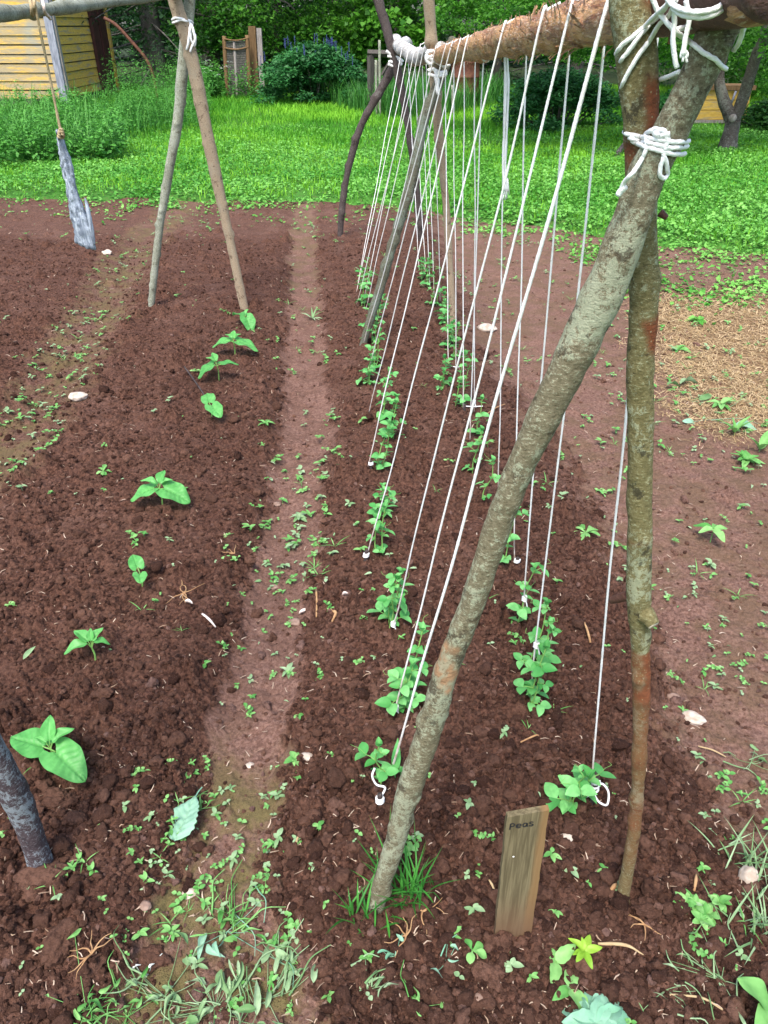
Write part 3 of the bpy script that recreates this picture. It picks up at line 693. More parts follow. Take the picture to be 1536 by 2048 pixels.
RS_ = [(1318, (1180, 1600), 0), (1212, (1062, 1385), 0), (1141, (1043, 1255), 0), (1052, (1029, 1125), 0), (1010, (996, 1000), 0), (967, (940, 880), 0), (950, (948, 826), 0), (927, (926, 822), 0), (907, (911, 745), 0),
       (890, (897, 728), 0), (868, (880, 605), 1), (852, (868, 590), 1), (843, (860, 575), 1), (828, (850, 555), 1), (814, (838, 540), 1)]
PEG = []
for k, (tp, bt, fa) in enumerate(LS):
    PEG.append(string(tp, bt, 'l', 'white string slanting down to the left pea row, %s counted from the nearest poles' % ORD[k+1], bool(fa), .0027 if k == 0 else .0021 if k < 4 else .0023, .985 if k in (1, 2) else None))
for k, (tp, bt, fa) in enumerate(RS_):
    PEG.append(string(tp, bt, 'r', 'white string dropping to the right pea row, %s counted from the nearest poles' % ORD[k+1], bool(fa), .0021 if k < 5 else .0023, {1: .88, 2: .95, 6: .96}.get(k)))
# spare doubled loop hanging from the bar, and a short loop
mb = MB(); c = bar_at(1010)
pl = [V(1007, 70, c[1]-.03), V(1009, 108, c[1]+.02), V(1012, 180, c[1]+.02), V(1009, 250, c[1]+.02), V(1006, 335, c[1]+.02), V(1011, 382, c[1]+.01)]
mb.add(*tube(pl, .003, 7, .01, .001, 200)[:2]); mb.add(*tube([p+np.array([.006, 0, 0]) for p in pl], .003, 7, .01, .001, 200)[:2])
for q in range(7): mb.add(*tube([pl[-1]+np.array([.003, 0, .03]), pl[-1]+np.array([U(-.008, .012), 0, U(-.03, 0)])], .0014, 5, .01)[:2])
tag(mbobj('string', mb, M['twine'], None, pl[0]), 'doubled white string hanging free from the crossbar with a frayed end', 'string', 'white strings of the pea trellis')
mb = MB(); c = bar_at(972)
mb.add(*tube([V(974, 78, c[1]-.04), V(968, 100, c[1]-.035), V(964, 115, c[1]-.03), V(972, 123, c[1]-.03), V(979, 117, c[1]-.03), V(976, 98, c[1]-.036), V(977, 80, c[1]-.04)], .0034, 7, .008)[:2])
tag(mbobj('string', mb, M['twine'], None, pl[0]), 'short white loop dangling on the face of the orange crossbar', 'string', 'white strings of the pea trellis')
# pegs that hold the strings
def peg(P, h, lean, label, coil=True, tails=()):
    o = thing('peg', (P[0], P[1], P[2]), label, 'peg', 'pegs holding the strings')
    top = P+np.array([lean[0], lean[1], h])
    v, f, al, th = tube([P-np.array([0, 0, .05]), P+np.array([lean[0], lean[1], h])*.5+np.array([0, 0, 0])-P*.0 if False else (P+top)/2, top], [.006, .0065, .006], 9, .006, .001, 90)
    obj('stick', (v, fix(v, f), {'red': np.zeros(len(v))}), M['bark_dark'], o)
    if coil or tails:
        mb = MB()
        if coil:
            a = np.linspace(0, 2*PI*3, 28); cpt = [P+(top-P)*(.35+.4*k/27)+np.array([math.cos(q)*.0085, math.sin(q)*.0085, 0]) for k, q in enumerate(a)]
            mb.add(*tube(cpt, .0027, 6, .003)[:2])
        for tl in tails: mb.add(*tube([np.array(q) for q in tl], .0027, 6, .005)[:2])
        mbobj('string_coil', mb, M['twine'], o)
P = GS(760, 1606)
peg(P, .045, (.0, .0), 'short peg wrapped in white string by the foot of the thick slanting pole', True, [[P+np.array([.0, 0, .03]), P+np.array([.012, .01, .055]), P+np.array([-.008, .015, .06]), P+np.array([-.018, .02, .085]), P+np.array([-.012, .03, .10])]])
P = GS(730, 1126); peg(P, .04, (.008, .0), 'small peg with three turns of white string at the fourth left string')
P = GS(742, 942); peg(P, .03, (.0, .0), 'low peg with white string under the fifth left string')
P = GS(1182, 1612)
peg(P, .09, (.002, .012), 'peg with loose white loops behind the name board, right pea row', True, [[P+np.array([0, 0, .03]), P+np.array([-.03, -.01, .035]), P+np.array([-.045, 0, .05]), P+np.array([-.03, .01, .055]), P+np.array([0, 0, .04])], [P+np.array([0, 0, .03]), P+np.array([.015, .01, .055]), P+np.array([.032, .0, .04]), P+np.array([.03, -.015, .012]), P+np.array([.012, -.01, .015]), P+np.array([0, 0, .03])]])
P = GS(928, 830); peg(P, .03, (.0, .0), 'low peg with a short horizontal string beside the right pea row', False, [[P+np.array([0, 0, .02]), P+np.array([.04, .0, .018]), P+np.array([.085, 0, .02])]])
P = GS(1031, 1132); peg(P, .03, (.006, 0), 'small peg with a white knot at the fourth right string')
P = GS(900, 735); peg(P, .03, (.0, 0), 'small peg under the ninth and tenth right strings', False, [[P+np.array([0, 0, .02]), P+np.array([.02, .0, .014]), P+np.array([.05, 0, .012])]])

# ------------------------------------------------------------------ hanging slab on a jute string
def hang():
    Y = 3.1
    o = thing('hanging_slab', V(120, 262, Y), 'blue-grey weathered slab of wood hanging on a string at upper left', 'wood slab')
    L = [(113, 258), (116, 290), (122, 330), (133, 370), (138, 410), (146, 450), (152, 485)]; Rr = [(122, 268), (134, 300), (147, 340), (150, 370), (160, 400), (178, 440), (192, 500)]
    n = 40; ks = np.linspace(0, 1, len(L)); kk = np.linspace(0, 1, n); S = 9
    lx_ = np.interp(kk, ks, [p[0] for p in L]); ly_ = np.interp(kk, ks, [p[1] for p in L]); rx = np.interp(kk, ks, [p[0] for p in Rr]); ry = np.interp(kk, ks, [p[1] for p in Rr])
    F_, B_ = [], []
    for i in range(n):
        for j in range(S):
            s = j/(S-1); jit = (.5*math.sin(i*.8)+.5*rs.randn()) if j in (0, S-1) else 0
            p = V(lx_[i]*(1-s)+rx[i]*s+jit, ly_[i]*(1-s)+ry[i]*s, Y)
            bul = .012*math.sin(s*PI)+.004*rs.randn()
            F_.append(p+np.array([0, -.006-bul, 0])); B_.append(p+np.array([0, .008-.3*bul, 0]))
    v = np.array(F_+B_); f = []
    for i in range(n-1):
        for j in range(S-1):
            a = i*S+j; f.append([a, a+S, a+S+1, a+1]); b = n*S+a; f.append([b, b+1, b+S+1, b+S])
        f.append([i*S, n*S+i*S, n*S+(i+1)*S, (i+1)*S]); q = i*S+S-1; f.append([q, q+S, n*S+q+S, n*S+q])
    for j in range(S-1): f.append([j, j+1, n*S+j+1, n*S+j]); q = (n-1)*S+j; f.append([q, n*S+q, n*S+q+1, q+1])
    obj('slab', (v, np.array(f), None), M['slab'], o)
    # splinter along its right edge
    sp_ = [V(170, 396, Y-.01), V(176, 420, Y-.012), V(184, 462, Y-.012), V(189, 490, Y-.008)]
    v, f2, al, th = tube(sp_, [.002, .008, .008, .003], 7, .01, .002, 60); obj('splinter', (v, fix(v, f2), None), M['slab'], o)
    mb = MB(); mb.add(*tube([V(68, -2, 3.06), V(74, 30, 3.08), V(98, 145, Y), V(119, 250, Y), V(122, 262, Y)], .0045, 7, .02, .0015, 150)[:2])
    a = np.linspace(0, 2*PI, 9)
    for q in range(3): mb.add(*tube([V(122+math.cos(t_)*(4+q), 262+q*5+math.sin(t_)*4, Y-.022+.01*math.sin(2*t_)) for t_ in a], .0045, 6, .01)[:2])
    tag(mbobj('string', mb, M['jute'], None, V(68, 0, 3.06)), 'thin tan string carrying the grey slab from the bean crossbar', 'string')
hang()

# ------------------------------------------------------------------ name board
def nameboard():
    P = G(1024, 1868); W_, Ht, T_ = .0745, .395, .012
    o = thing('name_board', P, 'narrow weathered plank pushed in the soil, hand-lettered for the peas', 'sign')
    yaw = R(4); lean = R(-1)
    xa = np.array([math.cos(yaw), math.sin(yaw), 0]); top = V(1055, 1622, P[1]+.012); za = norm(top-P); ya = norm(np.cross(za, xa)); Ht = np.linalg.norm(top-P)
    zs = np.concatenate([[-.06], np.linspace(0, 1, 40)*Ht]); xs = np.linspace(-.5, .5, 9)*W_
    tp = lambda xx: Ht + xx*.17
    def face(yo, flip):
        v = []
        for z in zs:
            for q in xs: 
                e = .0005*math.sin(z*50)*(1 if abs(q) > .03 else 0) + .0003*rs.randn()*(1 if abs(q) > .03 else 0)
                v.append(P+xa*(q+e)+ya*yo+za*(z if z < 0 else z*tp(q)/Ht))
        return v
    v = np.array(face(-T_/2, 0)+face(T_/2, 1)); S = 9; n = len(zs); f = []
    for i in range(n-1):
        for j in range(S-1):
            a = i*S+j; f.append([a, a+1, a+S+1, a+S]); b_ = n*S+a; f.append([b_, b_+S, b_+S+1, b_+1])
        f.append([i*S, (i+1)*S, n*S+(i+1)*S, n*S+i*S]); q = i*S+S-1; f.append([q, n*S+q, n*S+q+S, q+S])
    for j in range(S-1): q = (n-1)*S+j; f.append([q, q+1, n*S+q+1, n*S+q])
    # make local so that material gradients follow the board
    obj('plank', (v, np.array(f), None), M['board'], o, smooth=False)
    sgn = -1 if np.dot(ya, P-C0) > 0 else 1
    def pt(u_, w_): return P+xa*u_+za*w_+ya*sgn*(T_/2+.0009)
    u0 = -.0305; k = .0125; base = Ht-.038
    S_ = lambda l, uo, wo: [(uo+a*k, wo+b*k) for a, b in l]
    letters = [S_([(0, -.15), (.02, .5), (.05, 1.15)], u0, base), S_([(.03, 1.1), (.38, 1.2), (.6, .95), (.48, .62), (.05, .52)], u0, base),
        S_([(.0, .42), (.35, .48), (.62, .52), (.55, .8), (.3, .9), (.05, .65), (.02, .3), (.25, .08), (.62, .18)], u0+.0115, base+.0015),
        S_([(.62, .75), (.35, .9), (.08, .65), (.1, .25), (.35, .12), (.6, .4), (.64, .8), (.64, .3), (.8, .12)], u0+.0225, base+.003),
        S_([(.6, .85), (.25, .95), (.08, .72), (.35, .52), (.58, .32), (.4, .1), (.02, .14)], u0+.034, base+.0045)]
    mb = MB()
    for l in letters:
        q, _ = catmull([(a, b, 0) for a, b in l], .0006); n = len(q)
        T = np.gradient(q, axis=0); T /= np.linalg.norm(T, axis=1, keepdims=True)+1e-9; Nn = np.stack([-T[:, 1], T[:, 0]], 1)
        hwd = .0015*(.75+.5*vn2(np.arange(n)*.2, np.zeros(n), 5))
        vv = []; 
        for i in range(n):
            for s in (-1, 1): vv.append(pt(q[i, 0]+s*Nn[i, 0]*hwd[i], q[i, 1]+s*Nn[i, 1]*hwd[i]))
        i = np.arange(n-1)*2; mb.add(vv, np.stack([i, i+1, i+3, i+2], 1))
    mbobj('lettering', mb, M['ink'], o)
    mb = MB(); a = np.linspace(0, 2*PI, 10, endpoint=False); c = (-.018, Ht-.118)
    vv = [pt(c[0]+math.cos(q)*.002, c[1]+math.sin(q)*.002) for q in a]+[pt(*c)+ya*sgn*.001]; mb.add(vv, np.array([[i, (i+1) % 10, 10] for i in range(10)]))
    mbobj('nail', mb, M['white'], o)
nameboard()

# ------------------------------------------------------------------ pea plants
def pea(P, hgt, tgt, sc_, label, seed, spread=1.):
    global rs
    keep = rs; rs = np.random.RandomState(seed); sc_ *= 1.02*(1+.06*max(0, P[1]-2)); hgt *= 1+.05*max(0, P[1]-2.5)
    o = thing('pea_plant', P, label, 'pea plant', 'young pea plants along the strings')
    st = MB(); lf = MB(); sc_ *= .86
    for s_ in range(2 if rs.rand() < .4 or sc_ > .97 else 1):
        B = P+np.array([U(-.02, .02), U(-.015, .015), 0])*spread
        hh = hgt*U(.6, 1.15)
        top = B+np.array([tgt[0]*hh+U(-.02, .02), tgt[1]*hh+U(-.02, .02), hh])
        q = [B-np.array([0, 0, .01]), B+(top-B)*.3+np.array([U(-.012, .012), U(-.012, .012), 0]), B+(top-B)*.65+np.array([U(-.012, .012), U(-.012, .012), 0]), top]
        add_tube(st, q, [.0022, .0022, .0018, .0014], 6, .01)
        C_, _ = catmull(q, .005); nn = max(4, int(hh/.037)); az = U(0, 6.28)
        for k in range(nn):
            p = C_[min(len(C_)-1, int((k+.7)/nn*(len(C_)-1)))]
            az += PI+U(-.9, .9); L = sc_*U(.020, .042)*(1-.25*k/nn)
            for s in (-1, 1): add_leaf(lf, p, az+s*U(.7, 1.2), U(.1, .6), L*.95, L*.78, 'oval', .25, U(.1, .3), s*.3, nt_=6, ns=5)
            pe = p+np.array([math.cos(az)*L*.8, math.sin(az)*L*.8, L*U(.1, .55)])
            add_tube(st, [p, (p+pe)/2+np.array([0, 0, .004]), pe], .0011, 5, .01)
            for s in (-1, 1): add_leaf(lf, pe, az+s*U(.6, 1.15), U(-.1, .6), L*1.15, L*.82, 'oval', .3, U(.05, .25), s*.35, nt_=6, ns=5)
            if k > 1 and rs.rand() < .7: 
                e = pe+np.array([math.cos(az)*L, math.sin(az)*L, L*.5]); add_tube(st, [pe, (pe+e)/2+np.array([0, 0, .006]), e, e+np.array([U(-.012, .012), U(-.012, .012), .012])], .0006, 4, .008)
        add_leaf(lf, C_[-1], az, 1.1, sc_*.028, sc_*.02, 'oval', .1, .5); add_leaf(lf, C_[-1], az+2.5, 1.0, sc_*.026, sc_*.018, 'oval', .1, .5)
    mbobj('stem', st, M['stem'], o); mbobj('leaves', lf, M['pea'], o)
    rs = keep
LP = [(768, 1572, .085, 1.0), (795, 1418, .10, 1.25), (818, 1385, .12, 1.05), (785, 1254, .11, 1.2), (757, 1108, .10, 1.1), (765, 1040, .10, 1.05), (752, 938, .13, 1.0), (782, 880, .14, 1.1), (768, 838, .15, 1.1), (735, 772, .10, 1.05), (746, 742, .13, 1.05),
      (738, 688, .12, 1.05), (757, 640, .12, 1.0), (728, 612, .15, 1.0), (722, 580, .13, 1.0)]
RP = [(1148, 1618, .10, 1.15), (1052, 1412, .12, 1.1), (1062, 1345, .12, 1.1), (1040, 1262, .15, 1.1), (1012, 1132, .11, .95), (963, 1022, .11, 1.05), (945, 942, .13, 1.05), (955, 868, .13, 1.0), (918, 812, .14, 1.0), (888, 784, .10, 1.05), (908, 722, .14, 1.05), (890, 692, .12, 1.05), (882, 650, .13, 1.0), (868, 612, .12, .95), (856, 575, .12, .95), (842, 562, .12, .95)]
LABL = {0: 'pea plant at the foot of the thick slanting pole beside the white coil', 1: 'bushy pea plant at the second left string, left of the slanting pole'}
LABR = {0: 'bushy pea plant right behind the name board by the loose string loops'}
for k, (px, py, hh, s) in enumerate(LP): pea(GS(px, py), hh*1.55, (.12, .10), s, LABL.get(k, 'green pea plant in the left row, %s counted from the nearest poles' % ORD[k+1]), 100+k)
for k, (px, py, hh, s) in enumerate(RP): pea(GS(px, py), hh*1.55, (.06, .05), s, LABR.get(k, 'green pea plant in the right row, %s counted from the name board' % ORD[k+1]), 200+k)

# ------------------------------------------------------------------ bean plants
def bean(px, py, hgt, big, label, tri=None, lean=(0, 0), shape='heart'):
    """big: list of (azimuth, pitch, length); azimuth 0 = right, 90 = away"""
    P = GS(px, py); o = thing('bean_plant', P, label, 'bean plant', 'young bean plants in the left bed')
    st = MB(); lf = MB(); T = P+np.array([lean[0], lean[1], hgt])
    add_tube(st, [P-np.array([0, 0, .01]), (P+T)/2+np.array([.003, 0, 0]), T], [.0032, .003, .0025], 7, .008)
    for (az, pi_, L) in big:
        a = R(az); e = T+np.array([math.cos(a)*.02, math.sin(a)*.02, .006]); add_tube(st, [T, e], .0018, 6, .006)
        add_leaf(lf, e, a, R(pi_), L, L*.92, shape, U(.15, .4), U(.05, .16), R(U(-12, 12)), nt_=36, ns=17, wave=.05, vein=.035, var=U(.3, .9))
    for (az, pi_, L) in (tri or []):
        a = R(az); e = T+np.array([math.cos(a)*.008, math.sin(a)*.008, .02]); add_tube(st, [T, e], .0013, 5, .006)
        add_leaf(lf, e, a, R(pi_), L, L*.6, 'oval', .3, .3, 0, nt_=24, ns=11, wave=.08, vein=.03, var=U(.6, 1))
    mbobj('stem', st, M['stem'], o); mbobj('leaves', lf, M['bean'], o)
bean(118, 1545, .085, [(168, 16, .085), (-35, -4, .098)], 'largest bean plant, two broad heart leaves, nearest the lichen pole at left', [(100, 50, .06), (30, 35, .055), (160, 30, .03)])
bean(192, 1325, .045, [], 'young bean plant of small pointed leaves behind the largest one', [(205, 5, .065), (150, 35, .055), (60, 40, .045), (20, -10, .045), (100, 60, .035)])
bean(285, 1172, .055, [(120, 35, .055), (-70, 10, .052)], 'small bean plant with two curled round leaves mid-bed', None)
bean(325, 1012, .075, [(195, -8, .095), (-18, -12, .11)], 'bean plant with two wide spread leaves and a pointed top tuft', [(80, 40, .06), (170, 25, .06), (20, 30, .045)])
bean(424, 838, .06, [(110, 20, .075), (-55, -5, .085)], 'pale bean plant with two stacked leaves beside the thin twig', None)
bean(438, 762, .075, [(205, -25, .10), (20, 10, .085)], 'bean plant with one drooping and one raised leaf near the pale tan pole', [(120, 50, .055), (165, 35, .05)])
bean(470, 712, .08, [(182, -3, .10), (-4, -8, .12)], 'bean plant with two flat outstretched leaves near the foot of the bean frame', [(90, 50, .05), (150, 35, .045), (40, 35, .045)])
bean(492, 655, .06, [(130, 10, .10), (-60, -30, .10)], 'bean plant with folded leaves at the base of the pale tan pole', [(60, 50, .035)])

# ------------------------------------------------------------------ small weeds
def seedling(kind, seed):
    global rs
    keep = rs; rs = np.random.RandomState(seed); mb = MB()
    if kind == 0:      # two round seed leaves
        a = U(0, 6.28)
        for s in (0, PI): add_leaf(mb, (0, 0, .010), a+s, U(0, .4), U(.009, .013), U(.007, .010), 'oval', .2, .15, nt_=5, ns=3)
        add_tube(mb, [(0, 0, -.004), (0, 0, .011)], .0008, 4, .005)
    elif kind == 1:    # four leaves
        a = U(0, 6.28)
        for k in range(4): add_leaf(mb, (0, 0, .010+.006*(k//2)), a+k*PI/2+U(-.5, .5), U(0, .8), U(.008, .022), U(.007, .013), 'oval', .3, .2, nt_=6, ns=3)
        add_tube(mb, [(0, 0, -.004), (0, 0, .014)], .0009, 4, .005)
    elif kind == 2:    # rosette
        a = U(0, 6.28)
        for k in range(6): add_leaf(mb, (0, 0, .008), a+k*2.4+U(-.5, .5), U(.0, .9), U(.010, .030), U(.007, .013), ['spat', 'oval'][k % 2], .3, .2, nt_=6, ns=3)
    elif kind == 3:    # chickweed sprig
        a = U(0, 6.28); p = np.zeros(3); q = [p]
        for k in range(5):
            p = p+np.array([math.cos(a)*U(.006, .014), math.sin(a)*U(.006, .014), .006*U(-.3, 1)]); a += U(-1.5, 1.5); q.append(p)
            for s in (-1, 1): add_leaf(mb, p+np.array([0, 0, .005]), a+s*U(.6, 1.9), U(0, .7), U(.007, .016), U(.006, .011), 'oval', .2, .2, U(-.5, .5), nt_=5, ns=3)
        add_tube(mb, [x_+np.array([0, 0, .004]) for x_ in q], .0008, 4, .006)
    elif kind == 4:    # grassy
        for k in range(5): add_leaf(mb, (U(-.004, .004), U(-.004, .004), 0), U(0, 6.28), U(.5, 1.3), U(.03, .05), .003, 'lance', .5, .2, nt_=5, ns=3)
    else:              # fallen scrap of leaf
        add_leaf(mb, (0, 0, .005), U(0, 6.28), U(-.1, .3), U(.015, .03), U(.006, .012), 'lance', .3, .3, U(-.6, .6), nt_=5, ns=3)
    rs = keep; return mb.data()
PROT = []
for k in range(20):
    kind = [0, 1, 2, 3, 0, 1, 0, 4, 5, 1, 0, 1, 3, 1, 5, 0, 0, 3, 0, 1][k]; mt = ['weed', 'weed_pale', 'weed', 'weed', 'weed_pale', 'weed', 'weed_pale', 'weed', 'weed_pale', 'weed_pale', 'weed', 'weed', 'weed', 'weed', 'weed_pale', 'weed', 'weed', 'weed', 'weed_pale', 'weed_pale'][k]
    PROT.append((seedling(kind, 500+k), mt))
SPOT = []
def wd(x, y):
    p, r, fu, fa = zones(x, y); cl = fbm2(x*3., y*3., 401); e = lawn_edge(x)-y
    d = .10+.38*p+.45*r+.9*sstep(.06, .12, np.abs(x-pathc(y)))*(1-sstep(.12, .22, np.abs(x-pathc(y))))*(y < 4)*.6+1.0*fu+.5*fa+np.where(y < .95, .02, 0)+.5*np.maximum(0, 1-e/1.5)
    return np.clip(d*np.maximum(0, (cl-.25)*2.0), 0, 1)*(e > 0)*.75
SPOT = list(zip(*sample(2100, .52, 8.2, wd, .54, .5, .85)))
SPOT.sort(key=lambda q: q[1])
zl = {0: 'tiny weed seedling in the foreground soil near the camera', 1: 'tiny weed seedling on the dug bean bed at left', 2: 'tiny weed seedling on the trodden path between the beds', 3: 'tiny weed seedling on the dug pea bed under the strings', 4: 'tiny weed seedling on the trodden earth right of the peas', 5: 'tiny weed seedling in the weedy furrow at far left'}
PM = {}
rest = {'weed': MB(), 'weed_pale': MB()}
for k, (x, y) in enumerate(SPOT):
    pi_ = rs.randint(len(PROT)); (v, f, a), mt = PROT[pi_]; s = U(.55, 1.15)*(1.0 if y < 2.0 else 1.35); ang = U(0, 6.28); z = float(soilz(x, y))
    if k < 290:
        if pi_ not in PM:
            me = new_mesh('weed_seedling', v, f, a); me.materials.append(M[mt]); PM[pi_] = me
        o = bpy.data.objects.new('weed_seedling', PM[pi_]); COL.objects.link(o); o.location = (x, y, z); o.rotation_euler = (0, 0, ang); o.scale = (s, s, s)
        p, r_, fu, fa = [float(q[0]) for q in zones(np.array([x]), np.array([y]))]
        zz = 2 if p > .5 else 4 if r_ > .5 else 5 if fu > .5 else 0 if y < .95 else 1 if x < pathc(y) else 3
        tag(o, zl[zz], 'weed', ['weeds in the foreground', 'weeds on the bean bed', 'weeds on the path', 'weeds on the pea bed', 'weeds right of the peas', 'weeds in the furrow'][zz])
    else:
        ca, sa = math.cos(ang), math.sin(ang); w = v*s; w = np.stack([w[:, 0]*ca-w[:, 1]*sa+x, w[:, 0]*sa+w[:, 1]*ca+y, w[:, 2]+z], 1); rest[mt].add(w, f if isinstance(f, np.ndarray) else np.array([q if len(q) == 4 else q+[q[2]] for q in f]), a['var'])
for mt in rest:
    o = mbobj('weed_seedlings', rest[mt], M[mt]); o['kind'] = 'stuff'; o['label'] = 'scattered tiny weed seedlings farther up the beds and paths'
# larger single weeds
def rosette(px, py, n, L, W, shape, mat, label, pitch=(.1, .7), droop=.4, hgt=.01, name='weed', cat='weed', azs=None, grp=None):
    P = GS(px, py); lf = MB(); a = U(0, 6.28)
    for k in range(n):
        az = R(azs[k]) if azs else a+k*2.4
        q = L*U(.7, 1.1); add_leaf(lf, P+np.array([0, 0, hgt]), az, U(*pitch), q, q*W, shape, droop, U(.1, .3), U(-.3, .3), nt_=12, ns=5, wave=.08)
    add_tube(lf, [P-np.array([0, 0, .01]), P+np.array([0, 0, hgt+.003])], .0018, 5, .006)
    return tag(mbobj(name, lf, M[mat], None, P), label, cat, grp)
rosette(532, 853, 6, .05, .4, 'lance', 'weed', 'leafy weed on the edge of the bean bed beside the path')
rosette(207, 945, 6, .035, .5, 'spat', 'weed', 'round-leaved weed rosette on the bean bed left of the wide spread bean')
rosette(1170, 1072, 8, .06, .35, 'spat', 'weed', 'green rosette weed between the slanting pole and the upright pole')
rosette(1420, 1085, 5, .07, .45, 'oval', 'weed', 'upright seedling on a thin stalk in the bare earth at right', (-.1, .4), .3, .06)
rosette(1492, 925, 9, .07, .42, 'oval', 'weed', 'bushy green weed at the right edge beside the dry grass', (.2, .9))
rosette(1518, 905, 3, .13, .32, 'lance', 'weed', 'tall dock leaf standing up at the right edge', (.8, 1.3), .2)
rosette(1468, 870, 5, .10, .24, 'lance', 'weed', 'narrow upright leaves at the edge of the dry grass', (.7, 1.3), .2)
rosette(1640-200, 815, 7, .08, .42, 'oval', 'weed', 'green weed among the pulled leaves at right', (.2, .9))
rosette(943, 1915, 4, .032, .62, 'spat', 'weed', 'four-leaved sprout left of the foot of the name board', (.1, .5), .3, .016)
rosette(1166, 1912, 7, .034, .42, 'oval', 'weed_lime', 'yellow-green star-shaped sprout right of the name board', (.1, .7), .3, .018)
rosette(1112, 1925, 3, .05, .5, 'toothed', 'weed', 'lobed young weed below the name board', (.2, .8), .3, .01)
rosette(1138, 1985, 3, .06, .5, 'toothed', 'weed', 'trailing lobed weed leaf near the bottom edge', (-.1, .3), .3, .012)
rosette(1188, 2062, 9, .075, .7, 'toothed', 'weed_blue', 'broad bluish-green crinkled plant at the bottom edge', (-.05, .3), .25, .02)
rosette(1530, 2040, 4, .08, .7, 'oval', 'weed', 'smooth bright green leaves in the bottom right corner', (.2, .6), .15, .035)
rosette(598, 1040, 8, .042, .5, 'oval', 'weed_pale', 'pale weed on the path left of the fifth pea string')
rosette(575, 1345, 5, .035, .45, 'oval', 'weed_pale', 'pale small weed halfway along the path edge')
rosette(592, 1528, 9, .028, .6, 'oval', 'weed', 'clump of round leaves beside the white stone on the path edge')
rosette(625, 640, 9, .10, .12, 'lance', 'weed_pale', 'tuft of thin grass on the path near the middle pea frame', (.3, 1.2))
rosette(1395, 645, 8, .09, .45, 'oval', 'lawnleaf', 'dark green weed on the dry grass near the lawn')
rosette(1355, 702, 6, .07, .5, 'oval', 'weed', 'small round weed at the inner edge of the dry grass')
rosette(790, 1560, 3, .075, .28, 'lance', 'pea', 'narrow blue-green shoots beside the thick slanting pole', (.8, 1.2), .2)
for k, (px, py) in enumerate([(1360, 1835), (1385, 1822), (1412, 1835), (1435, 1815), (1398, 1852), (1425, 1860), (1375, 1812)]):
    rosette(px, py, 9, .026, .6, 'oval', 'weed', 'low round-leaved chickweed in the clump at lower right, right of the upright pole', (.0, .8), .2, .012, 'chickweed', 'weed', None, 'chickweed clump')
# fallen and wilted leaves
def wilt(px, py, n, L, W, mat, label, az0, spread=.8, shape='toothed', stems=3, name='wilted_weed', rad=.05):
    P = GS(px, py); mb = MB()
    n = max(2, int(n*1.25)); L *= .52; rad *= 1.2; stems = int(stems*1.3)
    for k in range(n):
        a = az0+rs.randn()*spread; q = np.array([rs.randn()*rad, rs.randn()*rad*.8, 0]); z = float(soilz(P[0]+q[0], P[1]+q[1]))
        p = np.array([P[0]+q[0], P[1]+q[1], z+U(.006, .03)]); l = L*U(.5, 1.2)
        add_leaf(mb, p, a, U(-.1, .4), l, l*W*U(.5, 1.1), shape if rs.rand() < .7 else 'lance', U(.3, .9), U(.1, .7), U(-1.0, 1.0), nt_=12, ns=5, wave=.15)
    for k in range(stems):
        a = az0+rs.randn()*spread*.7; q = np.array([rs.randn()*rad, rs.randn()*rad*.7, 0]); p = np.array([P[0]+q[0], P[1]+q[1], 0]); l = L*U(1.2, 2.8)
        pts_ = [p+np.array([math.cos(a+.3*math.sin(t_*3))*l*t_, math.sin(a+.3*math.sin(t_*3))*l*t_, 0]) for t_ in (0, .33, .66, 1)]
        for q2 in pts_: q2[2] = float(soilz(q2[0], q2[1]))+U(.008, .022)
        add_tube(mb, pts_, np.array([.003, .0025, .002, .0012])*U(.35, .8), 6, .01, rs.rand())
    for q0 in [v_.mean(0) for v_ in mb.v]:
        a0 = P+np.array([0, 0, .004]); m0 = (a0+q0)/2; m0[2] = float(soilz(m0[0], m0[1]))+.006; add_tube(mb, [a0, m0, q0], [.0008, .0008, .0005], 4, .015, rs.rand())
    return tag(mbobj(name, mb, M[mat], None, P), label, 'weed', 'pulled weeds left to wilt')
wilt(470, 1850, 10, .10, .22, 'weed', 'heap of pulled wilting grass and leaves on the path left of the slanting pole', 1.2, .9, 'lance', 8, rad=.03)
wilt(455, 1865, 3, .08, .5, 'weed_blue', 'dark limp leaf under the wilting grass heap on the path', -1.2, .4)
wilt(478, 1945, 5, .10, .2, 'weed_pale', 'long flat pale stalk lying down the path below the grass heap', -1.5, .15, 'lance', 4, rad=.012)
wilt(555, 1925, 6, .06, .45, 'weed_pale', 'curled silvery wilted leaves right of the long pale stalk', .6, .8, 'toothed', 2, rad=.025)
wilt(535, 2000, 8, .10, .28, 'weed_pale', 'pulled weed with long toothed leaves at the bottom of the path', 1.2, .8, 'toothed', 4, rad=.035)
wilt(430, 2015, 13, .075, .4, 'weed_pale', 'large pale pile of wilted weeds in the middle of the bottom path', 2.6, 1.5, 'toothed', 7, rad=.05)
wilt(330, 1995, 8, .07, .35, 'weed_pale', 'straggling wilted weed with a thin bent stem, left of the pale pile', 3.0, .8, 'toothed', 4, rad=.035)
wilt(175, 2025, 12, .05, .5, 'weed', 'green clump of uprooted weeds in the bottom left', .8, 1.4, 'toothed', 4, rad=.04)
wilt(255, 2035, 9, .055, .45, 'weed', 'uprooted leafy weed in the bottom left beside the path', 1.5, 1.4, 'toothed', 3, rad=.03)
wilt(735, 1985, 6, .055, .3, 'weed_pale', 'limp weed with bent stem on the soil below the thick pole', 1.0, .7, 'lance', 3, rad=.018)
wilt(890, 1930, 3, .04, .4, 'weed_blue', 'small wilted scrap left of the four-leaved sprout', .4, .8, 'toothed', 1, rad=.014)
wilt(845, 2020, 5, .045, .45, 'weed', 'lobed green weed at the bottom edge below the thick pole', 1.6, .8, 'toothed', 1, rad=.016)
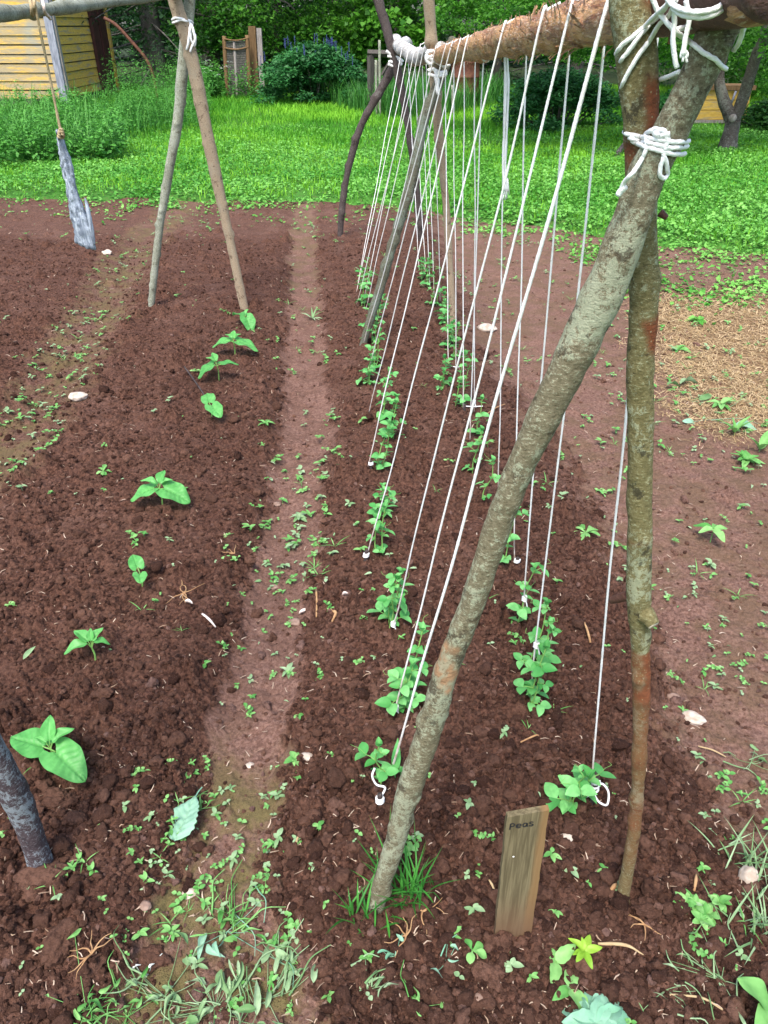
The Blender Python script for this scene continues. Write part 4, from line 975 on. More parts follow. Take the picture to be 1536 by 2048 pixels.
wilt(790, 1915, 3, .045, .4, 'weed_blue', 'limp blue-green seedling below the grass tuft', 1.2, .7, 'toothed', 1, rad=.012)
wilt(1440, 1965, 6, .06, .2, 'weed_pale', 'pale stringy wilted weed in the lower right', 1.4, 1.2, 'lance', 6, rad=.05)
wilt(1330, 1985, 3, .05, .15, 'weed_pale', 'thin wilted stalk slanting across the lower right soil', -.6, .3, 'lance', 3, rad=.03)
wilt(1500, 1530, 5, .07, .4, 'weed_pale', 'limp pale leaves on a long stem at the right edge', -.5, .4, 'toothed', 2, rad=.03)
wilt(1385, 805, 4, .24, .4, 'weed_pale', 'pulled whitish broad leaves lying beside the dry grass', .1, .8, 'lance', 2, rad=.10)
wilt(1420, 840, 2, .17, .4, 'weed_blue', 'pair of pale limp leaves in front of the pulled pile', -.2, .7, 'lance', 1, rad=.06)
wilt(290, 1955, 2, .03, .6, 'white_flower', 'small white dried leaf scrap at the left of the bottom path', .8, .4, 'toothed', 1, rad=.008)
# single big fallen leaf
P = GS(352, 1688); mb = MB(); add_leaf(mb, P+np.array([-.002, -.002, .016]), R(78), R(8), .118, .078, 'toothed', .08, .06, R(-10), nt_=40, ns=15, wave=.06, vein=.05, var=.85)
add_tube(mb, [P+np.array([.024, .11, .02]), P+np.array([.028, .125, .02]), P+np.array([.034, .14, .018])], .0018, 5, .006)
tag(mbobj('fallen_leaf', mb, M['weed_blue'], None, P), 'large pale blue-green toothed leaf lying on the bean bed edge', 'leaf')
wilt(402, 1620, 3, .05, .4, 'weed', 'wilted green seedling beside the large fallen leaf', .3, .7, 'lance', 2, rad=.012)
P = GS(50, 1330); mb = MB(); add_leaf(mb, P+np.array([0, 0, .012]), R(60), R(20), .05, .015, 'lance', .1, .4, .3); tag(mbobj('fallen_leaf', mb, M['weed_pale'], None, P), 'narrow pale leaf scrap on the bean bed at the left', 'leaf')
# grass tufts
def tuft(px, py, n, hgt, label, mat='grass_dark', rad=.02, w=.0045):
    P = GS(px, py); mb = MB()
    for k in range(n):
        q = P+np.array([rs.randn()*rad, rs.randn()*rad*.7, -.004]); l = hgt*U(.45, 1.1)
        add_leaf(mb, q, U(0, 6.28), U(1.0, 1.5) if mat == 'grass_dark' else U(.75, 1.45), l, w*U(.7, 1.2), 'lance', U(.05, .5), .3, nt_=8, ns=3)
    return tag(mbobj('grass_tuft', mb, M[mat], None, P), label, 'grass', None)
tuft(812, 1795, 60, .15, 'tall dark green grass tuft right of the foot of the thick pole', rad=.024)
tuft(712, 1835, 14, .10, 'small grass tuft left of the foot of the thick pole', rad=.014)
tuft(762, 1845, 12, .07, 'sparse grass blades in front of the foot of the thick pole', rad=.025)
tuft(1500, 1745, 40, .13, 'pale trailing grass around the light stone at the right edge', 'weed_pale', .035)
tuft(1520, 1860, 30, .12, 'pale grass tuft at the right edge below the light stone', 'weed_pale', .03)
# stones
def stone(px, py, r, label, mat='stone', flat=.7, el=1.3, rot=0):
    P = GS(px, py); v0, f0 = ico(4)
    q = v0*np.array([el, 1, flat]); q = q*(1+.5*(vn3(v0*1.1+rs.rand(3)*50, 1)-.5)[:, None]+.25*(vn3(v0*2.7+rs.rand(3)*50, 2)-.5)[:, None]+.07*(vn3(v0*8+rs.rand(3)*50, 2)-.5)[:, None])
    q = orient(q, R(rot), 0)
    tag(obj('stone', (q*r+P+np.array([0, 0, r*.35]), f0, None), M[mat], None, P), label, 'stone', 'stones on the soil')
stone(1388, 1440, .019, 'smooth cream oval stone on the trodden earth at right', el=1.6, flat=.9, rot=-25)
stone(1345, 1395, .013, 'small grey stone just beyond the cream oval stone', 'stone_dull')
stone(975, 660, .042, 'pale stone beyond the right pea row on the bare earth', el=1.4)
stone(1492, 1765, .026, 'rough whitish stone standing in the grass at the right edge', el=.8, flat=1.3)
stone(1133, 1678, .012, 'white pebble between the name board and the upright pole')
stone(380, 1792, .011, 'cream pebble beside the wilting grass heap', el=1.5)
stone(613, 1518, .012, 'chalky white stone beside the round-leaved clump on the path edge')
stone(500, 1534, .009, 'small white pebble in the middle of the near path')
stone(157, 800, .035, 'pale stone in the weedy part of the bean bed', el=1.2)
stone(590, 1248, .014, 'smooth grey pebble below the white bark strip', 'stone_dull', el=1.5)
stone(960, 2000, .010, 'tan pebble at the bottom below the name board', 'stone_dull')
stone(655, 2010, .009, 'dull grey pebble at the bottom right of the path', 'stone_dull')
stone(293, 1818, .011, 'brown rounded stone left of the wilting grass heap', 'stone_dull')
stone(215, 508, .03, 'small white stone near the end of the hanging slab')
stone(550, 1180, .012, 'grey pebble on the trodden path edge', 'stone_dull')
stone(555, 1012, .012, 'pinkish pebble on the path beside the pale weed', 'stone_dull')
# big lumps of earth seen singly
for (px, py, r, el) in [(1155-180, 1945, .036, 1.2), (155, 1640, .026, 1.1), (130, 1885, .045, .8), (210, 1395, .024, 1.3), (60, 1640, .03, 1.2), (1225, 1795, .02, 1.2), (115, 1605, .032, 1.6), (1470, 1745, .02, 1.2), (25, 1420, .03, 1.3), (85, 1760, .045, 1.3), (1005, 1890, .02, 1), (945, 1880, .018, 1), (315, 1920, .03, 1.2), (720, 1890, .022, 1), (1290, 1830, .025, 1.3)]:
    P = GS(px, py); r *= .8; v0, f0 = ico(5); q = v0*np.array([el, 1, .6]); q = q*(1+.9*(vn3(v0*1.2+rs.rand(3)*50, 1)-.5)[:, None]+.5*(vn3(v0*2.6+rs.rand(3)*50, 2)-.5)[:, None]+.3*(vn3(v0*6+rs.rand(3)*50, 2)-.5)[:, None]+.16*(vn3(v0*15+rs.rand(3)*50, 2)-.5)[:, None])
    tag(obj('earth_clod', (q*r+P+np.array([0, 0, r*.25]), f0, {'var': np.full(len(v0), U(.5, 1))}), M['clod'], None, P), 'fist-sized lump of brown earth on the near soil', 'clod', 'large earth lumps')
# chips, twigs, roots
def twig(px, py, px2, py2, r, mat, label, cat='twig', bend=.01, lift=.008):
    A = GS(px, py); B = GS(px2, py2); A[2] += lift; B[2] += lift; mid = (A+B)/2+np.array([bend, bend*.5, .006])
    v, f, al, th = tube([A, mid, B], [r*.8, r, r*.6], 7, .008, r*.4, 60); tag(obj('twig' if cat == 'twig' else cat.replace(' ', '_'), (v, fix(v, f), {'var': np.full(len(v), .6)}), M[mat], None, A), label, cat)
twig(633, 1192, 633, 1238, .0035, 'root', 'short upright brown twig beside the white bark strip', bend=.002)
twig(405, 1232, 432, 1258, .0045, 'chip', 'pale split stick on the bean bed edge', bend=0)
twig(660, 1232, 664, 1250, .004, 'root', 'curled brown root scrap right of the white bark strip', bend=.015)
twig(370, 745, 428, 830, .004, 'bark_dark', 'thin dark twig stuck slanting beside the pale bean plant', bend=.0, lift=.03)
twig(1195, 1890, 1285, 1915, .003, 'straw', 'long pale straw on the soil right of the name board')
twig(1395, 1497, 1450, 1520, .0025, 'straw', 'thin dry stalk on the trodden earth near the right edge', bend=0)
twig(1335, 2000, 1440, 2030, .003, 'straw', 'dry straw stalk in the bottom right')
twig(1040, 1492, 1075, 1480, .0022, 'root', 'curved bare rootlet on the pea bed behind the slanting pole', bend=.02)
twig(975, 830, 1010, 815, .003, 'root', 'small twig between the two pea rows', bend=0)
twig(1180, 1290, 1165, 1262, .003, 'root', 'small brown stick right of the right pea row', bend=0)
twig(990, 1790, 975, 1768, .003, 'straw', 'pale stick leaning by the left foot of the name board', bend=0)
twig(1218, 1790, 1232, 1772, .005, 'root', 'short thick stick at the foot of the upright pole', bend=0)
twig(590, 1700, 600, 1680, .003, 'straw', 'pale straw stub on the bed edge left of the thick pole', bend=0)
twig(1385, 1790, 1390, 1755, .0035, 'root', 'brown stick standing in the soil at lower right', bend=0)
for k, (px, py, L, W, az, lab) in enumerate([(598, 1232, .045, .014, 20, 'white curled bark strip on the path side of the pea bed'), (372, 1217, .03, .012, -20, 'small pale wood chip below the dry root'), (685, 1205, .02, .01, 10, 'tiny pale bark chip near the third pea string')]):
    P = GS(px, py); mb = MB(); add_leaf(mb, P+np.array([0, 0, .012]), R(az), .1, L, W, 'lance', .05, .5, 0, var=1); add_leaf(mb, P+np.array([0, 0, .008]), R(az), .08, L, W, 'lance', .05, .5, 0, var=1)
    tag(mbobj('wood_chip', mb, M['chip'], None, P), lab, 'wood chip')
def roots(px, py, L, label, n=7, mat='root'):
    P = GS(px, py); mb = MB()
    for k in range(n):
        a = U(0, 6.28); p = P+np.array([0, 0, .014]); q = [p]
        for s in range(4): a += U(-.7, .7); p = p+np.array([math.cos(a)*L/4, math.sin(a)*L/4, U(-.004, .005)]); q.append(p)
        add_tube(mb, q, [.002, .0017, .0013, .0009, .0005], 5, .008)
    tag(mbobj('dry_root', mb, M[mat], None, P), label, 'root')
roots(370, 1195, .07, 'tangle of fine dry roots on the bean bed'); roots(190, 1925, .05, 'orange dry root scrap on the near soil at left'); roots(845, 1830, .05, 'orange dry root right of the foot of the thick pole', 5); roots(812, 1880, .05, 'dry rootlets in front of the grass tuft', 5)
roots(470, 1112, .05, 'knotty brown root at the edge of the bean bed', 6); roots(1285, 1860, .035, 'reddish rootlets at the foot of the upright pole', 5)
# straw bits everywhere (stuff)
def bits(n, acc, L, W, zoff, ymin=.5, ymax=8.0):
    x, y = sample(n, ymin, ymax, acc, .56)
    V_, A_ = [], []; zz = soilz(x, y)
    for k in range(n):
        l = U(*L)*(1+.12*y[k]); w = W*U(.6, 1.4)*(1+.15*y[k]); a = U(0, 6.28); z = zz[k]+zoff; d = np.array([math.cos(a), math.sin(a), U(-.25, .35)])*l; s = np.array([-math.sin(a), math.cos(a), U(-.3, .3)])*w; P = np.array([x[k], y[k], z]); bend = np.array([0, 0, l*U(0, .15)])+s*U(-2, 2)
        V_.append([P-s, P+s, P+d*.5+s+bend, P+d*.5-s+bend, P+d+s*.4, P+d-s*.4]); A_.append(np.full(6, rs.rand()))
    v = np.array(V_).reshape(-1, 3); b = np.arange(n)[:, None]*6; f = np.concatenate([b+np.array([0, 1, 2, 3]), b+np.array([3, 2, 4, 5])]); return v, f, {'var': np.concatenate(A_)}
o = obj('straw_bits', bits(2600, lambda x, y: .5+0*x, (.006, .022), .0009, .005), M['dryleaf']); o['kind'] = 'stuff'; o['label'] = 'bits of straw and dry roots strewn over the soil'
def acc_straw(x, y):
    return sstep(1.25, 1.65, x-.12*(y-3)+.35*(fbm2(x*2.3, y*2.3, 91)-.5))*sstep(2.9, 3.5, y)*(1-sstep(4.8, 5.6, y))*(.25+1.2*fbm2(x*3, y*3, 93))
o = obj('dry_grass', bits(20000, acc_straw, (.010, .036), .0009, .005, 2.4, 5.8), M['straw']); o['kind'] = 'stuff'; o['label'] = 'tan mown dry grass lying at the right of the plot'

# ------------------------------------------------------------------ lawn
def cloud(P, D, Nn, L, W, var):
    """kite shaped leaves: P base, D direction, Nn rough normal"""
    n = len(P); S = np.cross(D, Nn); S /= np.linalg.norm(S, axis=1, keepdims=True)+1e-9
    L = np.broadcast_to(L, (n,))[:, None]; W = np.broadcast_to(W, (n,))[:, None]
    up = np.cross(S, D)
    v = np.stack([P, P+D*L*.45+S*W*.5+up*W*.12, P+D*L-up*L*.08, P+D*L*.45-S*W*.5+up*W*.12], 1).reshape(-1, 3)
    return v, np.arange(n*4).reshape(-1, 4), {'var': np.repeat(var, 4)}
def blades(P, az, lean, L, W, var):
    n = len(P); d = np.stack([np.cos(az)*np.sin(lean), np.sin(az)*np.sin(lean), np.cos(lean)], 1); s = np.stack([-np.sin(az), np.cos(az), 0*az], 1)
    L = np.broadcast_to(L, (n,))[:, None]; W = np.broadcast_to(W, (n,))[:, None]
    m_ = P+d*L*.55; tip = P+d*L+np.stack([np.cos(az), np.sin(az), -.6+0*az], 1)*L*.22
    v = np.stack([P-s*W*.5, P+s*W*.5, m_+s*W*.4, m_-s*W*.4, tip+s*W*.08, tip-s*W*.08], 1).reshape(-1, 3)
    b = np.arange(n)[:, None]*6; f = np.concatenate([b+np.array([0, 1, 2, 3]), b+np.array([3, 2, 4, 5])]); return v, f, {'var': np.repeat(var, 6)}
def rnd_dir(n, up=.4):
    a = rs.rand(n)*2*PI; z = np.clip(up+rs.randn(n)*.35, -.6, 1); r = np.sqrt(np.maximum(.02, 1-z*z)); return np.stack([np.cos(a)*r, np.sin(a)*r, z], 1)
def pick(n, y0, y1, wx=.60):
    y = np.sqrt(y0**2+(y1**2-y0**2)*rs.rand(n)); x = (rs.rand(n)*2-1)*(wx*y+.6); return x, y
# low broad-leaved ground cover
n = 250000; x, y = pick(n, 4.6, 15)
e = lawn_edge(x)+(fbm2(x*1.9, y*1.9, 51)-.5)*.5; nz = fbm2(x*1.3, y*1.3, 55)
dens = np.clip(sstep(-.7, .5, y-e+(fbm2(x*5, y*5, 57)-.5)*1.8), 0, 1)*np.clip((nz-.30)*4+.25*(x > 1), .25, 1)*np.clip(1.0-(y-e-1.6)/3.5, .12, 1)
dens = np.maximum(dens, sstep(1.3, 1.9, x)*(.05+.95*sstep(4.9, 5.5, y))*np.maximum(sstep(.44, .60, fbm2(x*2.2, y*2.2, 63))*.9, .10))
k = rs.rand(n) < dens; x, y = x[k], y[k]; n = len(x)
z = np.maximum(lawnz(x, y), np.where(y < 9.5, soilz(x, y), -9))+rs.rand(n)*.05*sstep(0, 1, y-lawn_edge(x)+.5)+.012
L = .022+.03*rs.rand(n)
o = obj('ground_cover', cloud(np.stack([x, y, z], 1), rnd_dir(n, .15), np.array([[0, 0, 1.]])+rs.randn(n, 3)*.25, L, L*.75, np.clip(fbm2(x*1.1, y*1.1, 58)*1.3-.25+.25*rs.randn(n), 0, 1)), M['lawnleaf']); o['kind'] = 'stuff'; o['label'] = 'low broad-leaved ground cover along the edge of the lawn'
# grass blades
n = 330000; x, y = pick(n, 6.3, 25)
e = lawn_edge(x)+(fbm2(x*1.9, y*1.9, 51)-.5)*.5
dens = sstep(-.25, .6, y-e+(fbm2(x*4, y*4, 62)-.5)*.9)*np.clip(fbm2(x*.8, y*.8, 59)*2.4-.45, .4, 1)
k = rs.rand(n) < dens; x, y = x[k], y[k]; n = len(x)
Lg = (.05+.07*rs.rand(n))*(1+.9*sstep(13, 20, y)*rs.rand(n))
o = obj('grass', blades(np.stack([x, y, lawnz(x, y)-.005], 1), rs.rand(n)*6.28, np.abs(rs.randn(n)*.42), Lg, .0045+.00045*y, np.clip(fbm2(x*.9, y*.9, 60, 5)*2.4-.75+.22*rs.randn(n), 0, 1)), M['grass']); o['kind'] = 'stuff'; o['label'] = 'bright green mown lawn behind the vegetable beds'
# tall weeds before the shed
def weeds_mass(name, pts_, hgt, nl, Lf, mat, label, wd_=.55):
    Pq, Dq, Lq, Vq = [], [], [], []
    for (x, y) in pts_:
        z0 = float(lawnz(x, y)); hh = hgt*U(.25, 1.0)*(.55+1.1*float(fbm2(np.array([x*1.4]), np.array([y*1.4]), 77)[0])); lean = rs.randn(2)*.15
        m_ = int(nl*hh/hgt); t_ = rs.rand(m_)**.8
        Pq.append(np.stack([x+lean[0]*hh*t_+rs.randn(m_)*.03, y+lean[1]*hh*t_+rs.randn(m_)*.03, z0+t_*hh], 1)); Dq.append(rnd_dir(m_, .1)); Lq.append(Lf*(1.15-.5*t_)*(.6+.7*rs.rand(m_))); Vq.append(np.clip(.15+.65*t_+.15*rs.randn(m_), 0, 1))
    P_, D_, L_, V_ = map(np.concatenate, (Pq, Dq, Lq, Vq))
    o = obj(name, cloud(P_, D_, np.array([[0, 0, 1.]])+rs.randn(len(P_), 3)*.4, L_, L_*wd_, V_), M[mat]); o['kind'] = 'stuff'; o['label'] = label
def region(n, poly_fn):
    q = []
    while len(q) < n:
        px = U(*poly_fn[0]); py = U(*poly_fn[1])
        if poly_fn[2](px, py): 
            P = G(px, py); q.append((P[0], P[1]))
    return q
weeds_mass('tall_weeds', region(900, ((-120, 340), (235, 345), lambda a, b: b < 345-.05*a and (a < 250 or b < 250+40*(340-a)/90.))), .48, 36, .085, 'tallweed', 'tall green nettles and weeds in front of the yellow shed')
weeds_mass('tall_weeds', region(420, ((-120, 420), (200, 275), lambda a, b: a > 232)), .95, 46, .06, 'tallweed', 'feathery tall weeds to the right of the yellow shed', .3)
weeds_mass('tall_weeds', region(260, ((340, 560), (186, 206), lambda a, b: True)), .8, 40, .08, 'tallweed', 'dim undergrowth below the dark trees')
q = np.array(region(2600, ((-120, 420), (215, 345), lambda a, b: b < 340-.05*a and (a < 250 or b < 250+40*(420-a)/170.))))
n = len(q); o = obj('long_grass', blades(np.stack([q[:, 0], q[:, 1], lawnz(q[:, 0], q[:, 1])], 1), rs.rand(n)*6.28, np.abs(rs.randn(n)*.35), .3+.45*rs.rand(n), .012, np.clip(.6+.3*rs.randn(n), 0, 1)), M['tallweed']); o['kind'] = 'stuff'; o['label'] = 'long grass blades standing among the weeds by the shed'
# long grass round the shrubs
q = np.array(region(5200, ((640, 1010), (200, 245), lambda a, b: b < 215+30*math.sin((a-640)/370*PI))))
n = len(q)
o = obj('long_grass', blades(np.stack([q[:, 0], q[:, 1], lawnz(q[:, 0], q[:, 1])], 1), rs.rand(n)*6.28, np.abs(rs.randn(n)*.3), .35+.45*rs.rand(n), .014, np.clip(.3+.3*rs.randn(n), 0, 1)), M['tallweed']); o['kind'] = 'stuff'; o['label'] = 'long seeding grass at the foot of the blue-flowered bush'

# ------------------------------------------------------------------ trees and shrubs
def leaf_clumps(cl, n, Lf, wd_, up=-.1, var_z=None):
    """cl: list of (centre, radius3, weight)"""
    w = np.array([c[2] for c in cl], float); w /= w.sum(); cnt = rs.multinomial(n, w); P_, V_ = [], []
    for (c, r, _), m_ in zip(cl, cnt):
        d = rs.randn(m_, 3); d /= np.linalg.norm(d, axis=1, keepdims=True)+1e-9; d *= (rs.rand(m_, 1)**.45)
        P_.append(np.asarray(c)+d*np.asarray(r)); V_.append(np.clip(rs.rand()*.6+.2*rs.randn(m_)+.1, 0, 1))
    P_ = np.concatenate(P_); V_ = np.concatenate(V_); m_ = len(P_); L = Lf*(.6+.8*rs.rand(m_))
    keep = P_[:, 2] > .05; P_, V_, L = P_[keep], V_[keep], L[keep]; m_ = len(P_)
    return cloud(P_, rnd_dir(m_, up), np.array([[0, -.2, 1.]])+rs.randn(m_, 3)*.6, L, L*wd_, V_)
def tree(base, name, label, hgt, cr, n, Lf, mat, tr=.14, low=.6, wd_=.6, up=-.15, nclump=60, trunk=None, limbs=7, crown_c=None, group='trees behind the lawn', bark='bark_tree', lowbias=.0):
    o = thing(name, base, label, 'tree', group); B = np.asarray(base, float)
    top = B+np.array([U(-.3, .3), U(-.3, .3), hgt*.85])
    tp = trunk or [B-np.array([0, 0, .1]), B+np.array([U(-.05, .05), 0, hgt*.2]), B+np.array([U(-.15, .15), U(-.15, .15), hgt*.5]), top]
    mb = MB(); mb.add(*tube(tp, [tr*1.15, tr, tr*.7, tr*.2], 14, .06, tr*.15, 6)[:2])
    cc = B+np.array([0, 0, hgt*.55]) if crown_c is None else np.asarray(crown_c)
    cl = []
    for k in range(nclump):
        d = rs.randn(3); d /= np.linalg.norm(d); rad_ = rs.rand()**.4
        zc = (low+(hgt-low)*rs.rand()**(1+lowbias)); prof = math.sin(PI*min(1, max(.12, (zc-low)/(hgt-low)*.8+.2)))**.6
        a = U(0, 6.28); c = np.array([cc[0]+math.cos(a)*cr*prof*rad_, cc[1]+math.sin(a)*cr*prof*rad_, B[2]+zc])
        s = cr*U(.16, .34); cl.append((c, (s, s, s*.6), s*s))
        if k < limbs*3:
            t0 = U(.25, .8); s0 = B+(top-B)*t0; mb.add(*tube([s0, (s0+c)/2+np.array([0, 0, .15]), c], [tr*.35, tr*.2, tr*.06], 7, .12, tr*.05, 8)[:2])
    mbobj('trunk', mb, M[bark], o)
    v = leaf_clumps(cl, n, Lf, wd_, up); obj('crown', v, M[mat], o)
    return o
def gp(px, d, z=0):
    dep = d*math.cos(PITCH)+HC*math.sin(PITCH); return np.array([(px-CX)/F*dep, d, z])
# conifer with bare lower boughs
def conifer(px, d, label, hgt, cr, n, tr):
    B = gp(px, d); o = thing('conifer', B, label, 'tree', 'trees behind the lawn'); mb = MB()
    mb.add(*tube([B-np.array([0, 0, .1]), B+np.array([.05, 0, hgt*.5]), B+np.array([0, 0, hgt])], [tr, tr*.7, .03], 16, .08, tr*.18, 7)[:2]); cl = []
    for k in range(70):
        z = .5+(hgt-.5)*(k/70.)**1.1; a = k*2.4; l = cr*(1-z/hgt)**.7+.2; e = B+np.array([math.cos(a)*l, math.sin(a)*l, z-.18*l]); s0 = B+np.array([0, 0, z])
        mb.add(*tube([s0, (s0+e)/2+np.array([0, 0, .05]), e], [.035, .02, .006], 6, .1, .006, 10)[:2])
        if z > 1.0 or k % 3 == 0:
            for q in (.45, .7, .95): p = s0+(e-s0)*q; cl.append((p, (.42*l*.5+.1, .42*l*.5+.1, .14), 1))
    mbobj('trunk', mb, M['bark_tree'], o); obj('crown', leaf_clumps(cl, n, .12, .22, -.3), M['leafdark'], o)
conifer(318, 24, 'big dark conifer with bare lower boughs to the right of the shed', 10, 3.6, 13000, .30)
conifer(905, 27, 'soft grey-green conifer behind the middle pea frame', 9, 3.2, 13000, .2)
conifer(420, 29, 'dark conifer deep behind the wire gate', 10, 3.4, 9000, .24)
conifer(1150, 30, 'dark conifer at the back above the right-hand bush', 9, 3.4, 9000, .24)
tree(gp(560, 25), 'broadleaf_tree', 'leafy tree with light green hanging boughs behind the blue-flowered bush', 6.5, 3.2, 26000, .11, 'leafbright', .12, 1.15, .5, -.3, 110, lowbias=.7)
tree(gp(440, 24.5), 'broadleaf_tree', 'shaded leafy tree above the wire gate', 6.5, 2.6, 14000, .11, 'leafmid', .12, 1.3, .5, -.3, 70, lowbias=.6)
tree(gp(700, 27), 'broadleaf_tree', 'mid green tree with several thin stems behind the wooden frame', 6.5, 3.2, 22000, .11, 'leafmid', .09, .9, .55, -.25, 100, lowbias=.7)
tree(gp(790, 24), 'maple_tree', 'young maple of broad leaves between the two far pea frames', 4.5, 1.7, 7000, .14, 'leafbright', .05, .75, .9, -.2, 60, lowbias=.7)
tree(gp(990, 25), 'broadleaf_tree', 'shady tree behind the orange crossbar', 6.5, 3.0, 20000, .11, 'leafmid', .12, .9, .5, -.25, 90, lowbias=.7)
tree(gp(1250, 19), 'broadleaf_tree', 'tree with a dark trunk just left of the upright pole', 6, 3.0, 24000, .085, 'leafbright', .16, 1.15, .55, -.25, 110, lowbias=.7)
tree(gp(150, 27), 'broadleaf_tree', 'shaded tree rising behind the yellow shed', 7, 3.4, 14000, .12, 'leafmid', .14, 1.2, .5, -.2, 70)
tree(gp(-80, 30), 'broadleaf_tree', 'tree behind the far left end of the shed', 7, 3.4, 9000, .13, 'leafmid', .14, 1.2, .5, -.2, 60)
tree(gp(1600, 20), 'broadleaf_tree', 'leafy tree behind the beehive at the right edge', 6, 3.0, 22000, .09, 'leafbright', .13, .5, .55, -.25, 100, lowbias=.6)
tree(gp(1420, 24), 'broadleaf_tree', 'tree deep behind the beehive', 6.5, 3.2, 18000, .10, 'leafmid', .13, .6, .55, -.25, 90, lowbias=.6)
# forked fruit tree at right
B = G(1452, 312); B[2] = float(lawnz(B[0], B[1])); Y0 = B[1]
o = thing('apple_tree', B, 'forked fruit tree with whitewashed bark beside the yellow beehive', 'tree', 'trees behind the lawn'); mb = MB()
mb.add(*tube([B-np.array([0, 0, .1]), V(1456, 290, Y0), V(1466, 240, Y0)], [.135, .12, .11], 18, .03, .02, 12)[:2])
mb.add(*tube([V(1466, 245, Y0), V(1446, 195, Y0+.05), V(1438, 150, Y0+.1), V(1448, 90, Y0+.2), V(1440, -40, Y0+.3), V(1380, -350, Y0+.4)], [.10, .085, .075, .065, .055, .03], 14, .05, .016, 12)[:2])
mb.add(*tube([V(1464, 245, Y0), V(1484, 200, Y0-.05), V(1510, 120, Y0-.2), V(1540, 40, Y0-.4), V(1600, -200, Y0-.6)], [.10, .085, .08, .07, .04], 14, .05, .016, 12)[:2])
limbs = [[V(1440, 20, Y0+.3), V(1330, -30, Y0-.3), V(1180, -10, Y0-.2), V(1080, 10, Y0)], [V(1448, 60, Y0+.2), V(1360, 20, Y0+.5), V(1250, 10, Y0+.8)], [V(1530, 60, Y0-.4), V(1640, -40, Y0-.6), V(1760, -60, Y0-.4)], [V(1440, -40, Y0+.3), V(1500, -200, Y0+1), V(1560, -260, Y0+1.6)]]
for l in limbs: mb.add(*tube(l, [.05, .035, .015], 8, .08, .006, 12)[:2])
mbobj('trunk', mb, M['bark_tree'], o)
v, f, al, th = tube([V(1466, 236, Y0-.118), V(1464, 236, Y0-.135)], [.055, .05], 16, .01, .003, 20); obj('cut_knot', (v, fix(v, f), None), M['wood_grey'], o)
cl = []
for k in range(150):
    px = U(960, 1800); py = U(-420, 60+60*rs.rand()) if px < 1330 else U(-420, 120+60*rs.rand())
    if 1330 < px < 1540 and py > 120: continue
    c = V(px, py, Y0+U(-1.2, 2.2)); cl.append((c, (.26, .26, .15), 1))
for k in range(40):
    px = U(880, 1240); c = V(px, U(-80, 60), Y0+U(1.5, 3)); cl.append((c, (.26, .26, .13), 1))
for k in range(110):
    px = U(1010, 1620); c = V(px, U(-70, 110), Y0+U(-1.5, 1.5)); cl.append((c, (.24, .24, .12), 1.2))
obj('crown', leaf_clumps(cl, 52000, .06, .55, -.25), M['leafbright'], o)
# shrubs
def shrub(px0, px1, base_py, top_py, d, n, Lf, mat, name, label, dep=1.2, flowers=0):
    c0 = gp((px0+px1)/2, d); x0 = gp(px0, d)[0]; x1 = gp(px1, d)[0]; zt = V((px0+px1)/2, top_py, d)[2]
    o = thing(name, c0, label, 'shrub', None); mb = MB(); cl = []
    for k in range(110):
        a = U(0, 6.28); r_ = rs.rand()**.5; zz = rs.rand()**.7; w_ = (1-.55*zz**2)
        c = np.array([c0[0]+math.cos(a)*r_*(x1-x0)/2*w_, d+math.sin(a)*r_*dep*w_, .1+zz*(zt-.2)*(1-.25*r_**2)]); s = .17+.08*rs.rand(); cl.append((c, (s*1.2, s, s*.6), 1))
        if k < 26: mb.add(*tube([np.array([c0[0]+(c[0]-c0[0])*.3, d+(c[1]-d)*.3, -.02]), c], [.016, .006], 5, .15)[:2])
    mbobj('stems', mb, M['bark_tree'], o); obj('leaves', leaf_clumps(cl, n, Lf, .45, .0), M[mat], o)
    if flowers:
        for k in range(flowers):
            mf = MB()
            c = cl[rs.randint(len(cl))][0]; p = np.array([c[0]+U(-.3, .3), c[1]-.1+U(-.2, .2), min(zt*1.08, c[2]+U(.25, .4))])
            if c[2] < zt*.55: continue
            for q in range(14):
                a = U(0, 6.28); add_leaf(mf, p+np.array([math.cos(a)*.008, math.sin(a)*.008, -q*.012]), a, .2, .028, .022, 'oval', .2, .3, nt_=2, ns=3) if rs.rand() < .6 else None
            add_tube(mf, [p-np.array([0, 0, .18]), p], .006, 4, .1, .2); mbobj('flower_spike', mf, M['blue_flower'], o)
shrub(498, 762, 205, 78, 19.5, 21000, .085, 'shrub', 'flowering_bush', 'broad dense bush tipped with blue flower spikes beyond the lawn', 1.3, 75)
shrub(980, 1240, 270, 128, 15.0, 17000, .07, 'shrub', 'leafy_bush', 'dark feathery bush behind the right-hand strings', 1.1)
shrub(1300, 1440, 250, 170, 17, 6000, .07, 'shrub', 'leafy_bush', 'low dark bush between the upright pole and the beehive', .8)
shrub(1480, 1640, 290, 190, 14.5, 7000, .07, 'leafmid', 'leafy_bush', 'green bush at the right edge beyond the fruit tree', .9)
shrub(360, 450, 200, 130, 21, 4000, .08, 'tallweed', 'leafy_bush', 'loose weedy bush in front of the wire gate', .7)
# white umbels near the gate
mf = MB()
for k in range(14):
    px = U(395, 460); p = V(px, U(115, 160), 19.5)
    for q in range(12): add_leaf(mf, p+np.array([rs.randn()*.03, rs.randn()*.03, .01*rs.randn()]), U(0, 6.28), .1, .022, .018, 'oval', nt_=2, ns=3)
o = mbobj('white_umbels', mf, M['white_flower']); o['kind'] = 'stuff'; o['label'] = 'white flower umbels in the weeds by the wire gate'
